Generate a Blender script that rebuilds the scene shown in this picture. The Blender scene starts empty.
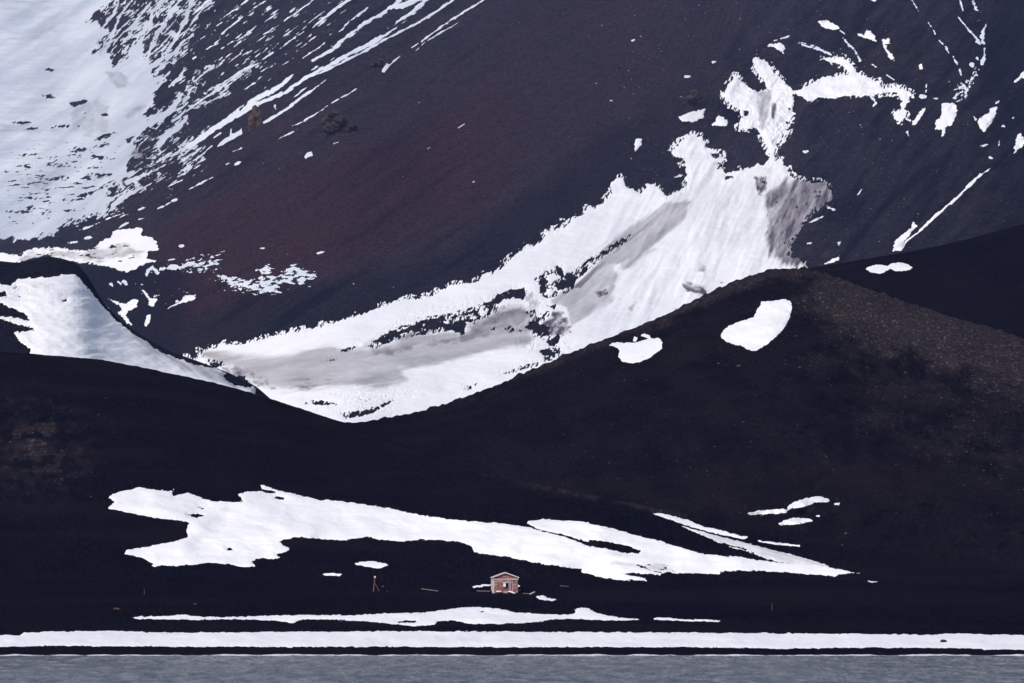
import bpy, math, random
import numpy as np
R = math.radians
random.seed(7)
scene = bpy.context.scene
COL = scene.collection

# ------------------------------------------------------------------ camera
F = 4871.0; W, H = 1024, 683
HY = 601.0; CH = 10.0
PITCH = math.atan((HY - H / 2) / F)
cam_d = bpy.data.cameras.new('camera'); cam = bpy.data.objects.new('camera', cam_d); COL.objects.link(cam)
cam_d.sensor_width = 36; cam_d.lens = 36 * F / W
cam_d.clip_start = 1; cam_d.clip_end = 30000
cam.location = (0, 0, CH); cam.rotation_euler = (math.pi / 2 + PITCH, 0, 0)
scene.camera = cam
cp, sp = math.cos(PITCH), math.sin(PITCH)

def P3(px, py, D):
    """bearing, elevation and distance -> a point of the land (x, y, z)"""
    px = np.asarray(px, float); py = np.asarray(py, float); D = np.asarray(D, float)
    rx = (px - W / 2) / F; up = (H / 2 - py) / F
    dy = cp - up * sp; dz = sp + up * cp
    t = D / dy
    return np.stack([rx * t, D, CH + dz * t], -1)

# ------------------------------------------------------------------ noise
def _hash(ix, iy, seed):
    h = (ix.astype(np.int64) * 374761393 + iy.astype(np.int64) * 668265263 + seed * 1442695041) & 0xFFFFFFFF
    h = ((h ^ (h >> 13)) * 1274126177) & 0xFFFFFFFF
    h = h ^ (h >> 16)
    return (h & 0xFFFFFF) / float(0xFFFFFF) * 2 * math.pi
def gnoise(x, y, seed=0):
    x = np.asarray(x, float); y = np.asarray(y, float)
    ix = np.floor(x); iy = np.floor(y); fx = x - ix; fy = y - iy
    u = fx * fx * fx * (fx * (fx * 6 - 15) + 10); v = fy * fy * fy * (fy * (fy * 6 - 15) + 10)
    def g(ox, oy):
        a = _hash(ix + ox, iy + oy, seed)
        return np.cos(a) * (fx - ox) + np.sin(a) * (fy - oy)
    a = g(0, 0); b = g(1, 0); c = g(0, 1); d = g(1, 1)
    return (a + (b - a) * u + (c - a) * v + (a - b - c + d) * u * v) * 1.5
def fbm(x, y, o=4, seed=0, g=0.5):
    s = 0; a = 1; t = 0
    for i in range(o):
        s = s + a * gnoise(x * 2 ** i + 17.3 * i, y * 2 ** i - 9.1 * i, seed + i); t += a * a; a *= g
    return s / math.sqrt(t)
def sst(a, b, x):
    t = np.clip((x - a) / (b - a), 0, 1); return t * t * (3 - 2 * t)
def rot(px, py, ang):
    c, s = math.cos(R(ang)), math.sin(R(ang))
    return px * c - py * s, px * s + py * c          # u runs along a direction rising to the right by ang

# ------------------------------------------------------------------ land forms
def ip(tab):
    xs, ys = zip(*tab); return lambda x: np.interp(x, xs, ys)
c1_ = ip([(-900, 300), (-300, 325), (0, 352), (30, 354), (100, 359.5), (180, 375.5), (231, 387), (277, 401), (335, 420), (360, 428), (400, 443), (440, 459), (500, 475), (540, 484), (600, 497), (650, 507), (700, 516), (760, 527), (820, 536), (900, 548), (1100, 575), (1724, 592)])
c2_ = ip([(-900, 540), (0, 450), (200, 440), (350, 424), (380, 420), (420, 412), (436, 407.6), (460, 399.6), (500, 384.6), (530, 371.8), (564, 356), (600, 342), (640, 326), (656, 320), (700, 298), (730, 284), (760, 273), (780, 269), (803, 269), (830, 276), (850, 283), (900, 301), (960, 320), (1024, 339), (1200, 385), (1724, 470)])
c3_ = ip([(-900, 900), (500, 640), (640, 400), (700, 320), (768, 281), (803, 269), (850, 262), (890, 255), (930, 248), (961, 241), (1024, 224), (1200, 180), (1724, 100)])
c4_ = ip([(-900, 190), (-200, 240), (-40, 256), (0, 261), (20, 263), (32, 260), (48, 256), (65, 259), (78, 264), (88, 276), (97, 294), (107, 307), (120, 320), (133, 330), (146, 338), (159, 346), (172, 352), (186, 357), (200, 362), (225, 371), (256, 386), (300, 425), (700, 640), (1724, 700)])
_k = np.array([1, 4, 6, 4, 1.]) / 16
def smooth(f, r):
    return lambda x: sum(w * f(np.asarray(x, float) + o * r) for w, o in zip(_k, (-2, -1, 0, 1, 2)))
c1 = smooth(c1_, 7); c2 = smooth(c2_, 5); c3 = smooth(c3_, 8); c4 = smooth(c4_, 4)
low = ip([(560, 58), (580, 28), (600, 0), (633, -35), (655, -65), (700, -125)])
def hprof(s):
    s = np.clip(s, 0, 1); return 0.6 * s + 0.4 * (1 - np.sqrt(np.maximum(1 - s * s, 0)))
def front(px, py, c, Dc, D600):
    pb = np.maximum(580., c + 8); Db = D600 + low(pb)
    s = (pb - py) / (pb - c)
    return np.where(py > pb, D600 + low(py), Db + (Dc - Db) * hprof(s))
D2c = smooth(ip([(-900, 1200), (0, 1200), (350, 1195), (780, 1250), (1024, 1210), (1724, 1250)]), 30)
def D2(px, py):
    c = c2(px)
    d = front(px, py, c, D2c(px), 969.0)
    tp = sst(0, 30, py - c) * sst(600, 560, py)
    return d + tp * (7 * fbm(px / 110, py / 60, 3, 5) + 1.6 * fbm(px / 22, py / 12, 3, 9) * sst(640, 800, px))
gap = smooth(ip([(-900, 50), (350, 50), (500, 26), (560, 12), (620, 4), (700, 2), (1724, 2)]), 15)
D1a = smooth(ip([(-900, 1250), (0, 1160), (350, 1135), (430, 1085), (520, 1050), (620, 1030)]), 25)
def D1c(px):
    a = D1a(px)
    b = D2(px, c1(px)) - gap(px)
    w = sst(430, 620, px)
    return a * (1 - w) + b * w
def D1(px, py):
    c = c1(px)
    d = front(px, py, c, D1c(px), 965.0)
    tp = sst(0, 30, py - c) * sst(600, 570, py)
    return d + tp * 5 * fbm(px / 90, py / 45, 3, 15) * sst(850, 650, px) * 0.7 + sst(655, 640, py) * sst(560, 620, py) * 1.2 * fbm(px / 60, py / 9, 3, 3)
def mk(c, Dc, pb, Db, a1, a2, seed):
    def f(px, py):
        cc = c(px); s = (pb(px) - py) / (pb(px) - cc)
        tp = sst(0, 22, py - cc)
        return Db + (Dc(px) - Db) * hprof(s) + tp * (a1 * fbm(px / 90, py / 50, 3, seed) + a2 * fbm(px / 18, py / 11, 3, seed + 3))
    return f
D3c = ip([(-900, 1700), (700, 1640), (1024, 1560), (1724, 1450)])
D3 = mk(c3, D3c, lambda x: np.maximum(c3(x) + 60, 460.), 1290., 6, 1.2, 21)
D4c = smooth(ip([(-900, 1900), (0, 1930), (260, 1965), (400, 2050), (1724, 2400)]), 40)
D4 = mk(c4, D4c, lambda x: np.maximum(c4(x) + 50, 460.), 1500., 2.5, .5, 31)
def rough(px, py):
    r = sst(560, 800, px) * 0.95 * (1 - 0.85 * sst(830, 770, px) * sst(130, 190, py)) + 0.12
    r = np.maximum(r, sst(330, 120, px + 0.9 * py) * 0.25)
    return r
def DM(px, py):
    py = np.asarray(py, float); px = np.asarray(px, float)
    d = 2480 + 4.6 * (430 - py) + 1100 * sst(360, -60, px) - 330 * sst(760, 1060, px) - 0.35 * np.clip(px - 1060, 0, 900) + 0.4 * np.clip(-60 - px, 0, 900)
    u, v = rot(px, py, 33); u2, v2 = rot(px, py, 48)
    w = sst(620, 760, px)
    r = rough(px, py)
    d = d + 30 * fbm(px / 210, py / 150, 3, 41)
    str1 = fbm(u / 150, v / 16, 3, 45); str2 = fbm(u2 / 60, v2 / 22, 4, 47)
    d = d + r * 15 * ((1 - w) * str1 * 0.6 + w * str2)
    d = d + r * w * 11 * np.abs(fbm(px / 26, py / 18, 4, 49))
    # the couloir is hollowed out
    return d

# ------------------------------------------------------------------ mesh helpers
def new_mesh(name, V, faces, mat=None, smooth_=True, uv=None, cols=None):
    """V (n,3); faces: list of index arrays (k,3) / (k,4)"""
    me = bpy.data.meshes.new(name)
    V = np.asarray(V, np.float32)
    me.vertices.add(len(V)); me.vertices.foreach_set('co', V.ravel())
    idx = np.concatenate([np.asarray(f, np.int32).ravel() for f in faces if len(f)])
    tot = np.concatenate([np.full(len(f), np.asarray(f).shape[1], np.int32) for f in faces if len(f)])
    start = np.concatenate([[0], np.cumsum(tot)[:-1]]).astype(np.int32)
    me.loops.add(len(idx)); me.loops.foreach_set('vertex_index', idx)
    me.polygons.add(len(tot)); me.polygons.foreach_set('loop_start', start)
    me.update(calc_edges=True)
    if smooth_: me.polygons.foreach_set('use_smooth', np.ones(len(tot), bool))
    if uv is not None:
        l = me.uv_layers.new(name='flow'); l.data.foreach_set('uv', np.asarray(uv, np.float32)[idx].ravel())
    if cols is not None:
        for k, a in cols.items():
            at = me.attributes.new(k, 'FLOAT', 'POINT'); at.data.foreach_set('value', np.asarray(a, np.float32))
    me.validate()
    if mat: me.materials.append(mat)
    o = bpy.data.objects.new(name, me); COL.objects.link(o)
    return o
def tag(o, label=None, cat=None, group=None, kind=None):
    if label: o['label'] = label
    if cat: o['category'] = cat
    if group: o['group'] = group
    if kind: o['kind'] = kind
    return o
def grid_faces(nr, nc):
    i = np.arange(nr * nc).reshape(nr, nc)
    return np.stack([i[:-1, :-1], i[:-1, 1:], i[1:, 1:], i[1:, :-1]], -1).reshape(-1, 4)
XS = np.concatenate([np.arange(-700, -20, 8.), np.arange(-20, 1045, 2.), np.arange(1048, 1724, 8.)])

# ------------------------------------------------------------------ materials
def M(name):
    m = bpy.data.materials.new(name); m.use_nodes = True
    nt = m.node_tree; b = nt.nodes['Principled BSDF']
    return m, nt, b
class N:
    def __init__(s, nt): s.nt = nt
    def n(s, t, **k):
        o = s.nt.nodes.new(t)
        for a, v in k.items(): setattr(o, a, v)
        return o
    def l(s, a, b): s.nt.links.new(a, b)
    def attr(s, name):
        o = s.n('ShaderNodeAttribute'); o.attribute_name = name; return o.outputs['Fac']
    def noise(s, vec, scale, detail=3, rough=0.5):
        o = s.n('ShaderNodeTexNoise'); o.inputs['Scale'].default_value = scale; o.inputs['Detail'].default_value = detail
        o.inputs['Roughness'].default_value = rough
        if vec is not None: s.l(vec, o.inputs['Vector'])
        return o.outputs['Fac']
    def ramp(s, fac, p):
        o = s.n('ShaderNodeValToRGB'); s.l(fac, o.inputs[0]); e = o.color_ramp.elements
        e[0].position, e[0].color = p[0][0], tuple(p[0][1]) + (1,)
        e[1].position, e[1].color = p[-1][0], tuple(p[-1][1]) + (1,)
        for a, c in p[1:-1]:
            x = e.new(a); x.color = tuple(c) + (1,)
        return o.outputs['Color']
    def map(s, v, a, b, c, d):
        o = s.n('ShaderNodeMapRange'); s.l(v, o.inputs[0])
        for i, x in enumerate((a, b, c, d)): o.inputs[i + 1].default_value = x
        return o.outputs[0]
    def math(s, op, a, b=None):
        o = s.n('ShaderNodeMath', operation=op)
        for i, x in enumerate((a, b)):
            if x is None: continue
            if isinstance(x, (int, float)): o.inputs[i].default_value = x
            else: s.l(x, o.inputs[i])
        return o.outputs[0]
    def mix(s, f, a, b, mode='MIX'):
        o = s.n('ShaderNodeMix', data_type='RGBA', blend_type=mode)
        for i, x in ((0, f), (6, a), (7, b)):
            if isinstance(x, (int, float)): o.inputs[i].default_value = x
            elif isinstance(x, tuple): o.inputs[i].default_value = x + (1,) if len(x) == 3 else x
            else: s.l(x, o.inputs[i])
        return o.outputs[2]
    def bump(s, h, dist, strength=1.0):
        o = s.n('ShaderNodeBump'); o.inputs['Distance'].default_value = dist; o.inputs['Strength'].default_value = strength
        s.l(h, o.inputs['Height']); return o.outputs[0]
    def obj(s):
        return s.n('ShaderNodeTexCoord').outputs['Object']
    def mapping(s, vec, scale):
        o = s.n('ShaderNodeMapping'); o.inputs['Scale'].default_value = scale; s.l(vec, o.inputs['Vector']); return o.outputs[0]
def spec(b, v):
    b.inputs['Specular IOR Level'].default_value = v

SAND = (0.0040, 0.0040, 0.0072)
def mat_sand():
    m, nt, b = M('black_volcanic_sand'); g = N(nt); oc = g.obj()
    gv = g.attr('gravel'); ocs = g.mapping(oc, (1, .28, 1))
    n1 = g.noise(g.mapping(oc, (.6, .35, 1.2)), 0.03, 7, 0.68); n2 = g.noise(ocs, 1.3, 5, 0.8)
    base = g.mix(g.map(n1, 0.35, 0.7, 0, 1), (0.0020, 0.0024, 0.0078), (0.0052, 0.0043, 0.0092))
    base = g.mix(g.map(n2, 0.46, 0.68, 0, 1), base, (0.0118, 0.0106, 0.0195))
    # faint bands of settled ash running across the slope
    w = g.noise(g.mapping(oc, (0.010, 0.06, 0.16)), 1.0, 5, 0.6)
    base = g.mix(g.map(w, 0.48, 0.66, 0, .7), base, (0.0105, 0.0078, 0.0125))
    # gravel: single stones as voronoi cells
    def cells(scale, lo, cols):
        v = g.n('ShaderNodeTexVoronoi'); v.inputs['Scale'].default_value = scale; g.l(ocs, v.inputs['Vector'])
        sep = g.n('ShaderNodeSeparateColor'); g.l(v.outputs['Color'], sep.inputs[0])
        return sep.outputs[0], sep.outputs[1], v.outputs['Distance']
    r, q, d = cells(2.1, .5, None)
    peb = g.ramp(r, [(0.0, (0.026, 0.021, 0.026)), (0.55, (0.038, 0.031, 0.037)), (0.88, (0.052, 0.043, 0.048)), (0.975, (0.07, 0.062, 0.072)), (1.0, (0.14, 0.14, 0.16))])
    peb = g.mix(g.map(q, 0.975, 0.98, 0, .8), peb, (0.14, 0.062, 0.035))
    r2, q2, d2 = cells(0.8, .5, None)
    n3 = g.noise(g.mapping(oc, (1, .3, 1)), 0.11, 7, 0.75)
    gm = g.math('MULTIPLY', gv, g.math('MAXIMUM', g.map(n3, 0.42, 0.56, 0.05, 1), g.map(gv, .75, 1, 0, 1)))
    col = g.mix(gm, base, peb)
    big = g.mix(g.map(q2, 0.5, 1, 0, 1), (0.09, 0.085, 0.10), (0.16, 0.09, 0.06))
    col = g.mix(g.math('MULTIPLY', g.map(r2, 0.984, 0.988, 0, .7), g.math('MULTIPLY', g.map(gv, 0.1, 0.5, 0, 1), g.map(d2, 0.35, 0.3, 0, 1))), col, big)
    # rare pale stones anywhere on the sand
    r3, q3, d3 = cells(0.45, .5, None)
    col = g.mix(g.math('MULTIPLY', g.map(r3, 0.988, 0.99, 0, .5), g.map(d3, 0.10, 0.05, 0, 1)), col, (0.08, 0.08, 0.10))
    g.l(col, b.inputs['Base Color']); b.inputs['Roughness'].default_value = 1.0; spec(b, 0.0)
    h = g.math('ADD', g.math('MULTIPLY', n2, 1.0), g.math('MULTIPLY', w, 2.0))
    g.l(g.bump(h, 0.5, 0.8), b.inputs['Normal'])
    return m
def mat_rock():
    m, nt, b = M('mountain_scree'); g = N(nt); oc = g.obj()
    uvn = g.n('ShaderNodeUVMap'); uvn.uv_map = 'flow'; uv = uvn.outputs[0]
    rd = g.attr('red'); dk = g.attr('dark'); br = g.attr('brown')
    n1 = g.noise(g.mapping(oc, (1, .4, 1)), 0.40, 5, 0.8); n2 = g.noise(oc, 0.05, 5, 0.6)
    st = g.noise(g.mapping(uv, (0.012, 0.16, 1)), 1.0, 5, 0.65)
    st2 = g.noise(g.mapping(uv, (0.05, 0.7, 1)), 1.0, 4, 0.7)
    base = g.mix(g.map(n2, 0.3, 0.7, 0, 1), (0.0290, 0.0285, 0.0430), (0.0480, 0.0420, 0.0580))
    base = g.mix(g.math('MULTIPLY', rd, g.map(st, 0.25, 0.62, 0.55, 1)), base, (0.0520, 0.0262, 0.0335))
    base = g.mix(g.math('MULTIPLY', dk, g.map(st, 0.2, 0.6, 0.6, 1)), base, (0.0100, 0.0115, 0.0220))
    base = g.mix(g.math('MULTIPLY', br, g.map(n2, 0.4, 0.65, 0, .7)), base, (0.0450, 0.0300, 0.0300))
    sm = g.math('ADD', g.map(st, 0.3, 0.7, -0.16, 0.16), g.math('ADD', g.map(st2, 0.3, 0.7, -0.10, 0.10), g.map(n1, 0.3, 0.7, -0.75, 0.95)))
    fac = g.math('ADD', sm, 1.0)
    vm = g.n('ShaderNodeVectorMath', operation='SCALE'); g.l(base, vm.inputs[0]); g.l(fac, vm.inputs['Scale'])
    col = vm.outputs[0]
    v = g.n('ShaderNodeTexVoronoi'); v.inputs['Scale'].default_value = 0.30; g.l(oc, v.inputs['Vector'])
    sep = g.n('ShaderNodeSeparateColor'); g.l(v.outputs['Color'], sep.inputs[0])
    rr = g.attr('rough')
    col = g.mix(g.math('MULTIPLY', g.math('MULTIPLY', g.map(sep.outputs[0], 0.965, 0.975, 0, 1), g.map(v.outputs['Distance'], 0.34, 0.26, 0, 1)), g.map(rr, 0.1, 1, 0.10, 0.6)), col, (0.10, 0.10, 0.125))
    g.l(col, b.inputs['Base Color']); b.inputs['Roughness'].default_value = 1.0; spec(b, 0.0)
    h = g.math('ADD', g.math('MULTIPLY', n1, 1.6), g.math('MULTIPLY', st, 1.0))
    g.l(g.bump(h, 3.2, 0.9), b.inputs['Normal'])
    return m
def mat_snow(name, tex, dirt_shade_col, ca=(0.90, 0.90, 0.93), cb=(0.82, 0.83, 0.88)):
    m, nt, b = M(name); g = N(nt); oc = g.obj()
    d = g.attr('dirt')
    n = g.noise(oc, tex, 4, 0.6); n2 = g.noise(oc, tex * 0.12, 4, 0.55)
    col = g.mix(g.map(n2, 0.35, 0.7, 0, 1), ca, cb)
    col = g.mix(d, col, dirt_shade_col)
    g.l(col, b.inputs['Base Color']); b.inputs['Roughness'].default_value = 0.75; spec(b, 0.2)
    h = g.math('ADD', n, g.math('MULTIPLY', n2, 6))
    g.l(g.bump(h, 0.10 / tex, 0.8), b.inputs['Normal'])
    return m
def mat_plain(name, ca, cb, scale=4, rough_=0.9, bumpd=0.02, cc=None):
    m, nt, b = M(name); g = N(nt); oc = g.obj()
    n = g.noise(oc, scale, 5, 0.65)
    p = [(0.3, ca), (0.7, cb)] if cc is None else [(0.3, ca), (0.5, cb), (0.7, cc)]
    g.l(g.ramp(n, p), b.inputs['Base Color']); b.inputs['Roughness'].default_value = rough_; spec(b, 0.15)
    g.l(g.bump(n, bumpd, 0.8), b.inputs['Normal'])
    return m
m_sand = mat_sand(); m_rock = mat_rock()
m_snow = mat_snow('near_snow', 0.6, (0.26, 0.25, 0.30))
m_fsnow = mat_snow('mountain_snow', 0.12, (0.090, 0.066, 0.088), (0.94, 0.94, 0.96), (0.89, 0.89, 0.925))
m_mist_snow = mat_snow('mist_tinted_snow', 0.10, (0.050, 0.048, 0.065), (0.63, 0.67, 0.75), (0.42, 0.47, 0.57))  # same snow, with mist and cloud shade put into a dimmer, bluer colour

# ------------------------------------------------------------------ land meshes
def hill(name, D, c, rows_below, mat, gravel=None, back=260., jag=0.0, seed=0):
    """front of the hill from its foot to its crest, then its rounded back running down behind"""
    px = XS; cc = c(px)
    s = np.linspace(0, 1, rows_below) ** 0.8
    foot = 664. if D in (D1,) else (640. if D is D2 else None)
    if foot is None: foot = np.maximum(cc + 48, 458.)
    py = foot + (cc - foot) * s[:, None]
    PX = np.broadcast_to(px, py.shape)
    DD = D(PX, py)
    V = P3(PX, py, DD)
    V[..., 2] += jag * sst(.93, 1, s)[:, None] * np.abs(fbm(V[..., 0] / 3.0, V[..., 1] / 30, 4, seed + 90)) * 1.0
    top = V[-1]
    es = np.array([1, 3, 6, 10, 16, 25, 40, 65, 100, 150, 200, back])
    Bk = []
    for e in es:
        q = top.copy(); q[:, 1] += e; q[:, 0] *= (top[:, 1] + e) / top[:, 1]
        q[:, 2] = top[:, 2] - np.where(e < 30, e * e / 120, 7.5 + (e - 30) * 0.5)
        Bk.append(q)
    Vall = np.concatenate([V, np.stack(Bk)], 0)
    nr, nc = Vall.shape[:2]
    gr = np.zeros((nr, nc)); 
    if gravel is not None:
        gr[:len(py)] = gravel(PX, py); gr[len(py):] = gr[len(py) - 1]
    o = new_mesh(name, Vall.reshape(-1, 3), [grid_faces(nr, nc)], mat, cols={'gravel': gr.ravel()})
    tag(o, kind='structure')
    return o
def g1(px, py):
    a = np.exp(-(((px - 35) / 55) ** 2 + ((py - 445) / 40) ** 2)) * 0.75
    a = a * sst(-0.5, 0.4, fbm(px / 14, py / 9, 3, 61))
    e = sst(14, 2, py - c1(px)) * 0.10 + np.exp(-((py - c1(px) - 2) / 3.0) ** 2) * sst(470, 520, px) * sst(720, 640, px) * 0.55
    return np.clip(a + e, 0, 1)
def g2(px, py):
    cc = c2(px); d = py - cc
    e = sst(17, 6, d) * sst(560, 680, px) * 0.62
    r = sst(775, 825, px + 14 * fbm(px / 40, py / 40, 3, 71)) * (.28 * sst(150, 90, d) + .72 * sst(66, 40, d - 0.05 * (px - 900) + 16 * fbm(px / 60, py / 26, 4, 72)))
    r2 = sst(770, 840, px - 0.3 * d) * sst(190, 120, d) * 0.30
    e2 = sst(11, 3, d) * sst(390, 520, px) * 0.55
    return np.clip(np.maximum(np.maximum(e, r * 0.95), np.maximum(np.maximum(r2, e2), .10 * sst(380, 520, px))), 0, 1)
def g3(px, py):
    return sst(12, 0, py - c3(px)) * 0.05 + 0 * px
hill('black_sand_slope', D1, c1, 200, m_sand, g1, 120., 0.25, 1)
hill('gravel_ridge', D2, c2, 210, m_sand, g2, 260., 0.9, 2)
hill('dark_ridge', D3, c3, 120, m_sand, g3, 260., 0.25, 3)

def mountain_mesh():
    px = XS; py = np.concatenate([np.arange(470, -12, -2.), np.arange(-12, -320, -6.)])
    PX, PY = np.meshgrid(px, py)
    V = P3(PX, PY, DM(PX, PY))
    # behind the upper rim the land falls away
    top = V[-1]; Bk = []
    for e in (20, 80, 200, 400, 700, 1100):
        q = top.copy(); q[:, 1] += e; q[:, 2] -= e * e / 2400 + e * 0.12; Bk.append(q)
    Va = np.concatenate([V, np.stack(Bk)], 0)
    PX = np.concatenate([PX, np.repeat(PX[-1:], 6, 0)]); PY = np.concatenate([PY, np.repeat(PY[-1:], 6, 0)])
    u, v = rot(PX, PY, 33); u2, v2 = rot(PX, PY, 50)
    w = sst(640, 760, PX)
    uv = np.stack([u * (1 - w) + u2 * w, v * (1 - w) + v2 * w], -1)
    nz = fbm(u / 160, v / 30, 4, 101); nz2 = fbm(PX / 60, PY / 40, 4, 103)
    # rust-coloured belt across the flank
    cl = 330 - 0.62 * (PX - 60)                     # lower-left to upper-right
    dd = (PY - (250 - 0.42 * (PX - 180)))
    red = np.maximum(sst(-75, 5, dd + 26 * nz) * sst(130, 55, dd + 18 * nz) * sst(90, 200, PX) * sst(640, 430, PX), .42 * sst(-150, -60, dd + 40 * nz) * sst(160, 60, dd) * sst(90, 260, PX) * sst(760, 600, PX))
    low_ = np.interp(PX, [150, 210, 440, 520, 620, 700], [365, 352, 306, 262, 192, 150])
    dark = sst(-62, -34, PY - low_ + 12 * nz2 + 0.06 * (PX - 300)) * sst(130, 200, PX) * sst(760, 600, PX) * .6
    dark = np.maximum(dark, sst(740, 900, PX + 50 * nz2) * 0.55)
    dark = np.maximum(dark, sst(940, 1010, PX + 30 * nz2) * 0.95)
    dark = np.maximum(dark, sst(26, 0, np.abs((PX - 780) * 0.9 + (PY - 75)) / 3) * 0.7 * sst(20, 60, PY) * sst(160, 110, PY))
    mot = fbm(u2 / 70, v2 / 13, 5, 105, .65)
    dark = np.maximum(dark, 0); dark = dark + sst(620, 760, PX) * (0.55 * sst(-.1, .7, mot) - 0.35 * sst(0, -.8, mot))
    dark = dark + sst(560, 420, PX) * .5 * sst(.1, .8, fbm(u / 160, v / 11, 5, 107, .6))
    dark = np.maximum(dark, sst(60, 90, PX) * sst(215, 165, PX) * sst(258, 270, PY) * .85)
    brown = np.clip(np.exp(-(((PX - 700) / 90) ** 2 + ((PY - 60) / 70) ** 2)) * .8 + np.exp(-(((PX - 890) / 60) ** 2 + ((PY - 60) / 45) ** 2)) * .55 + np.exp(-(((PX - 985) / 40) ** 2 + ((PY - 205) / 25) ** 2)) * .7, 0, 1)
    o = new_mesh('mountain', Va.reshape(-1, 3), [grid_faces(*Va.shape[:2])], m_rock, uv=uv.reshape(-1, 2),
                 cols={'red': red.ravel(), 'dark': np.clip(dark, 0, 1).ravel(), 'brown': brown.ravel(), 'rough': rough(PX, PY).ravel()})
    tag(o, kind='structure')
mountain_mesh()

# left mound: same scree as the mountain
def mound():
    px = XS; cc = c4(px); s = np.linspace(0, 1, 150) ** 0.8
    foot = np.maximum(cc + 48, 458.)
    py = foot + (cc - foot) * s[:, None]; PX = np.broadcast_to(px, py.shape)
    V = P3(PX, py, D4(PX, py)); top = V[-1]; Bk = []
    for e in (2, 6, 12, 25, 50, 100, 180, 300):
        q = top.copy(); q[:, 1] += e; q[:, 2] -= (e * e / 160 if e < 30 else 5.6 + (e - 30) * 0.4); Bk.append(q)
    Va = np.concatenate([V, np.stack(Bk)], 0); n = Va.shape[0]
    PXa = np.broadcast_to(px, (n, len(px))); PYa = np.concatenate([py, np.repeat(py[-1:], 8, 0)])
    uv = np.stack(rot(PXa, PYa, -20), -1)
    z = np.zeros(PXa.size)
    o = new_mesh('dark_mound', Va.reshape(-1, 3), [grid_faces(n, len(px))], m_rock, uv=uv.reshape(-1, 2), cols={'red': z, 'dark': z + .95, 'brown': z, 'rough': z + .25})
    tag(o, kind='structure')
mound()

# ------------------------------------------------------------------ snow: outlines laid on the land
ZT = {'A': (0, 0, 3.105), 'B': (0, 200, 3.105), 'C': (180, 200, 3.105), 'D': (400, 170, 3.105), 'E': (600, 40, 3.105), 'F': (768, 0, 3.105),
      'G': (768, 180, 3.105), 'H': (220, 0, 3.105), 'I': (90, 460, 3.0625), 'J': (340, 460, 3.0625), 'K': (590, 460, 3.0616), 'L': (600, 250, 4.0),
      'Z': (0, 0, 1.0), 'Q': (470, 560, 12.8), 'a': (0, 0, 6.208), 'b': (120, 0, 6.208), 'c': (0, 100, 6.208), 'd': (120, 90, 6.208), 'e': (230, 90, 6.208), 'g': (920, 20, 6.208)}
def T(s):
    """'A x,y x,y B x,y ...' -> points"""
    out = []; z = ZT['Z']
    for t in s.split():
        if t in ZT: z = ZT[t]
        else:
            x, y = t.split(','); out.append((z[0] + float(x) / z[2], z[1] + float(y) / z[2]))
    return np.array(out)
def seg_dist(X, Y, a, b):
    d = b - a; L = max(float(d @ d), 1e-9)
    t = np.clip(((X - a[0]) * d[0] + (Y - a[1]) * d[1]) / L, 0, 1)
    return np.hypot(X - a[0] - t * d[0], Y - a[1] - t * d[1]), t
def sdf(X, Y, P):
    m = np.full(X.shape, 1e9); ins = np.zeros(X.shape, bool)
    for i in range(len(P)):
        a, b = P[i], P[(i + 1) % len(P)]
        d, _ = seg_dist(X, Y, a, b); m = np.minimum(m, d)
        if a[1] != b[1]:
            c = ((a[1] > Y) != (b[1] > Y)) & (X < (b[0] - a[0]) * (Y - a[1]) / (b[1] - a[1]) + a[0]); ins ^= c
    return np.where(ins, m, -m)
STEP = 0.6
def edge_noise(X, Y, a, ang, lu, lv, seed):
    if a == 0: return 0
    u, v = rot(X, Y, ang)
    return a * fbm(u / lu, v / lv, 4, seed, 0.62)
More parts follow.
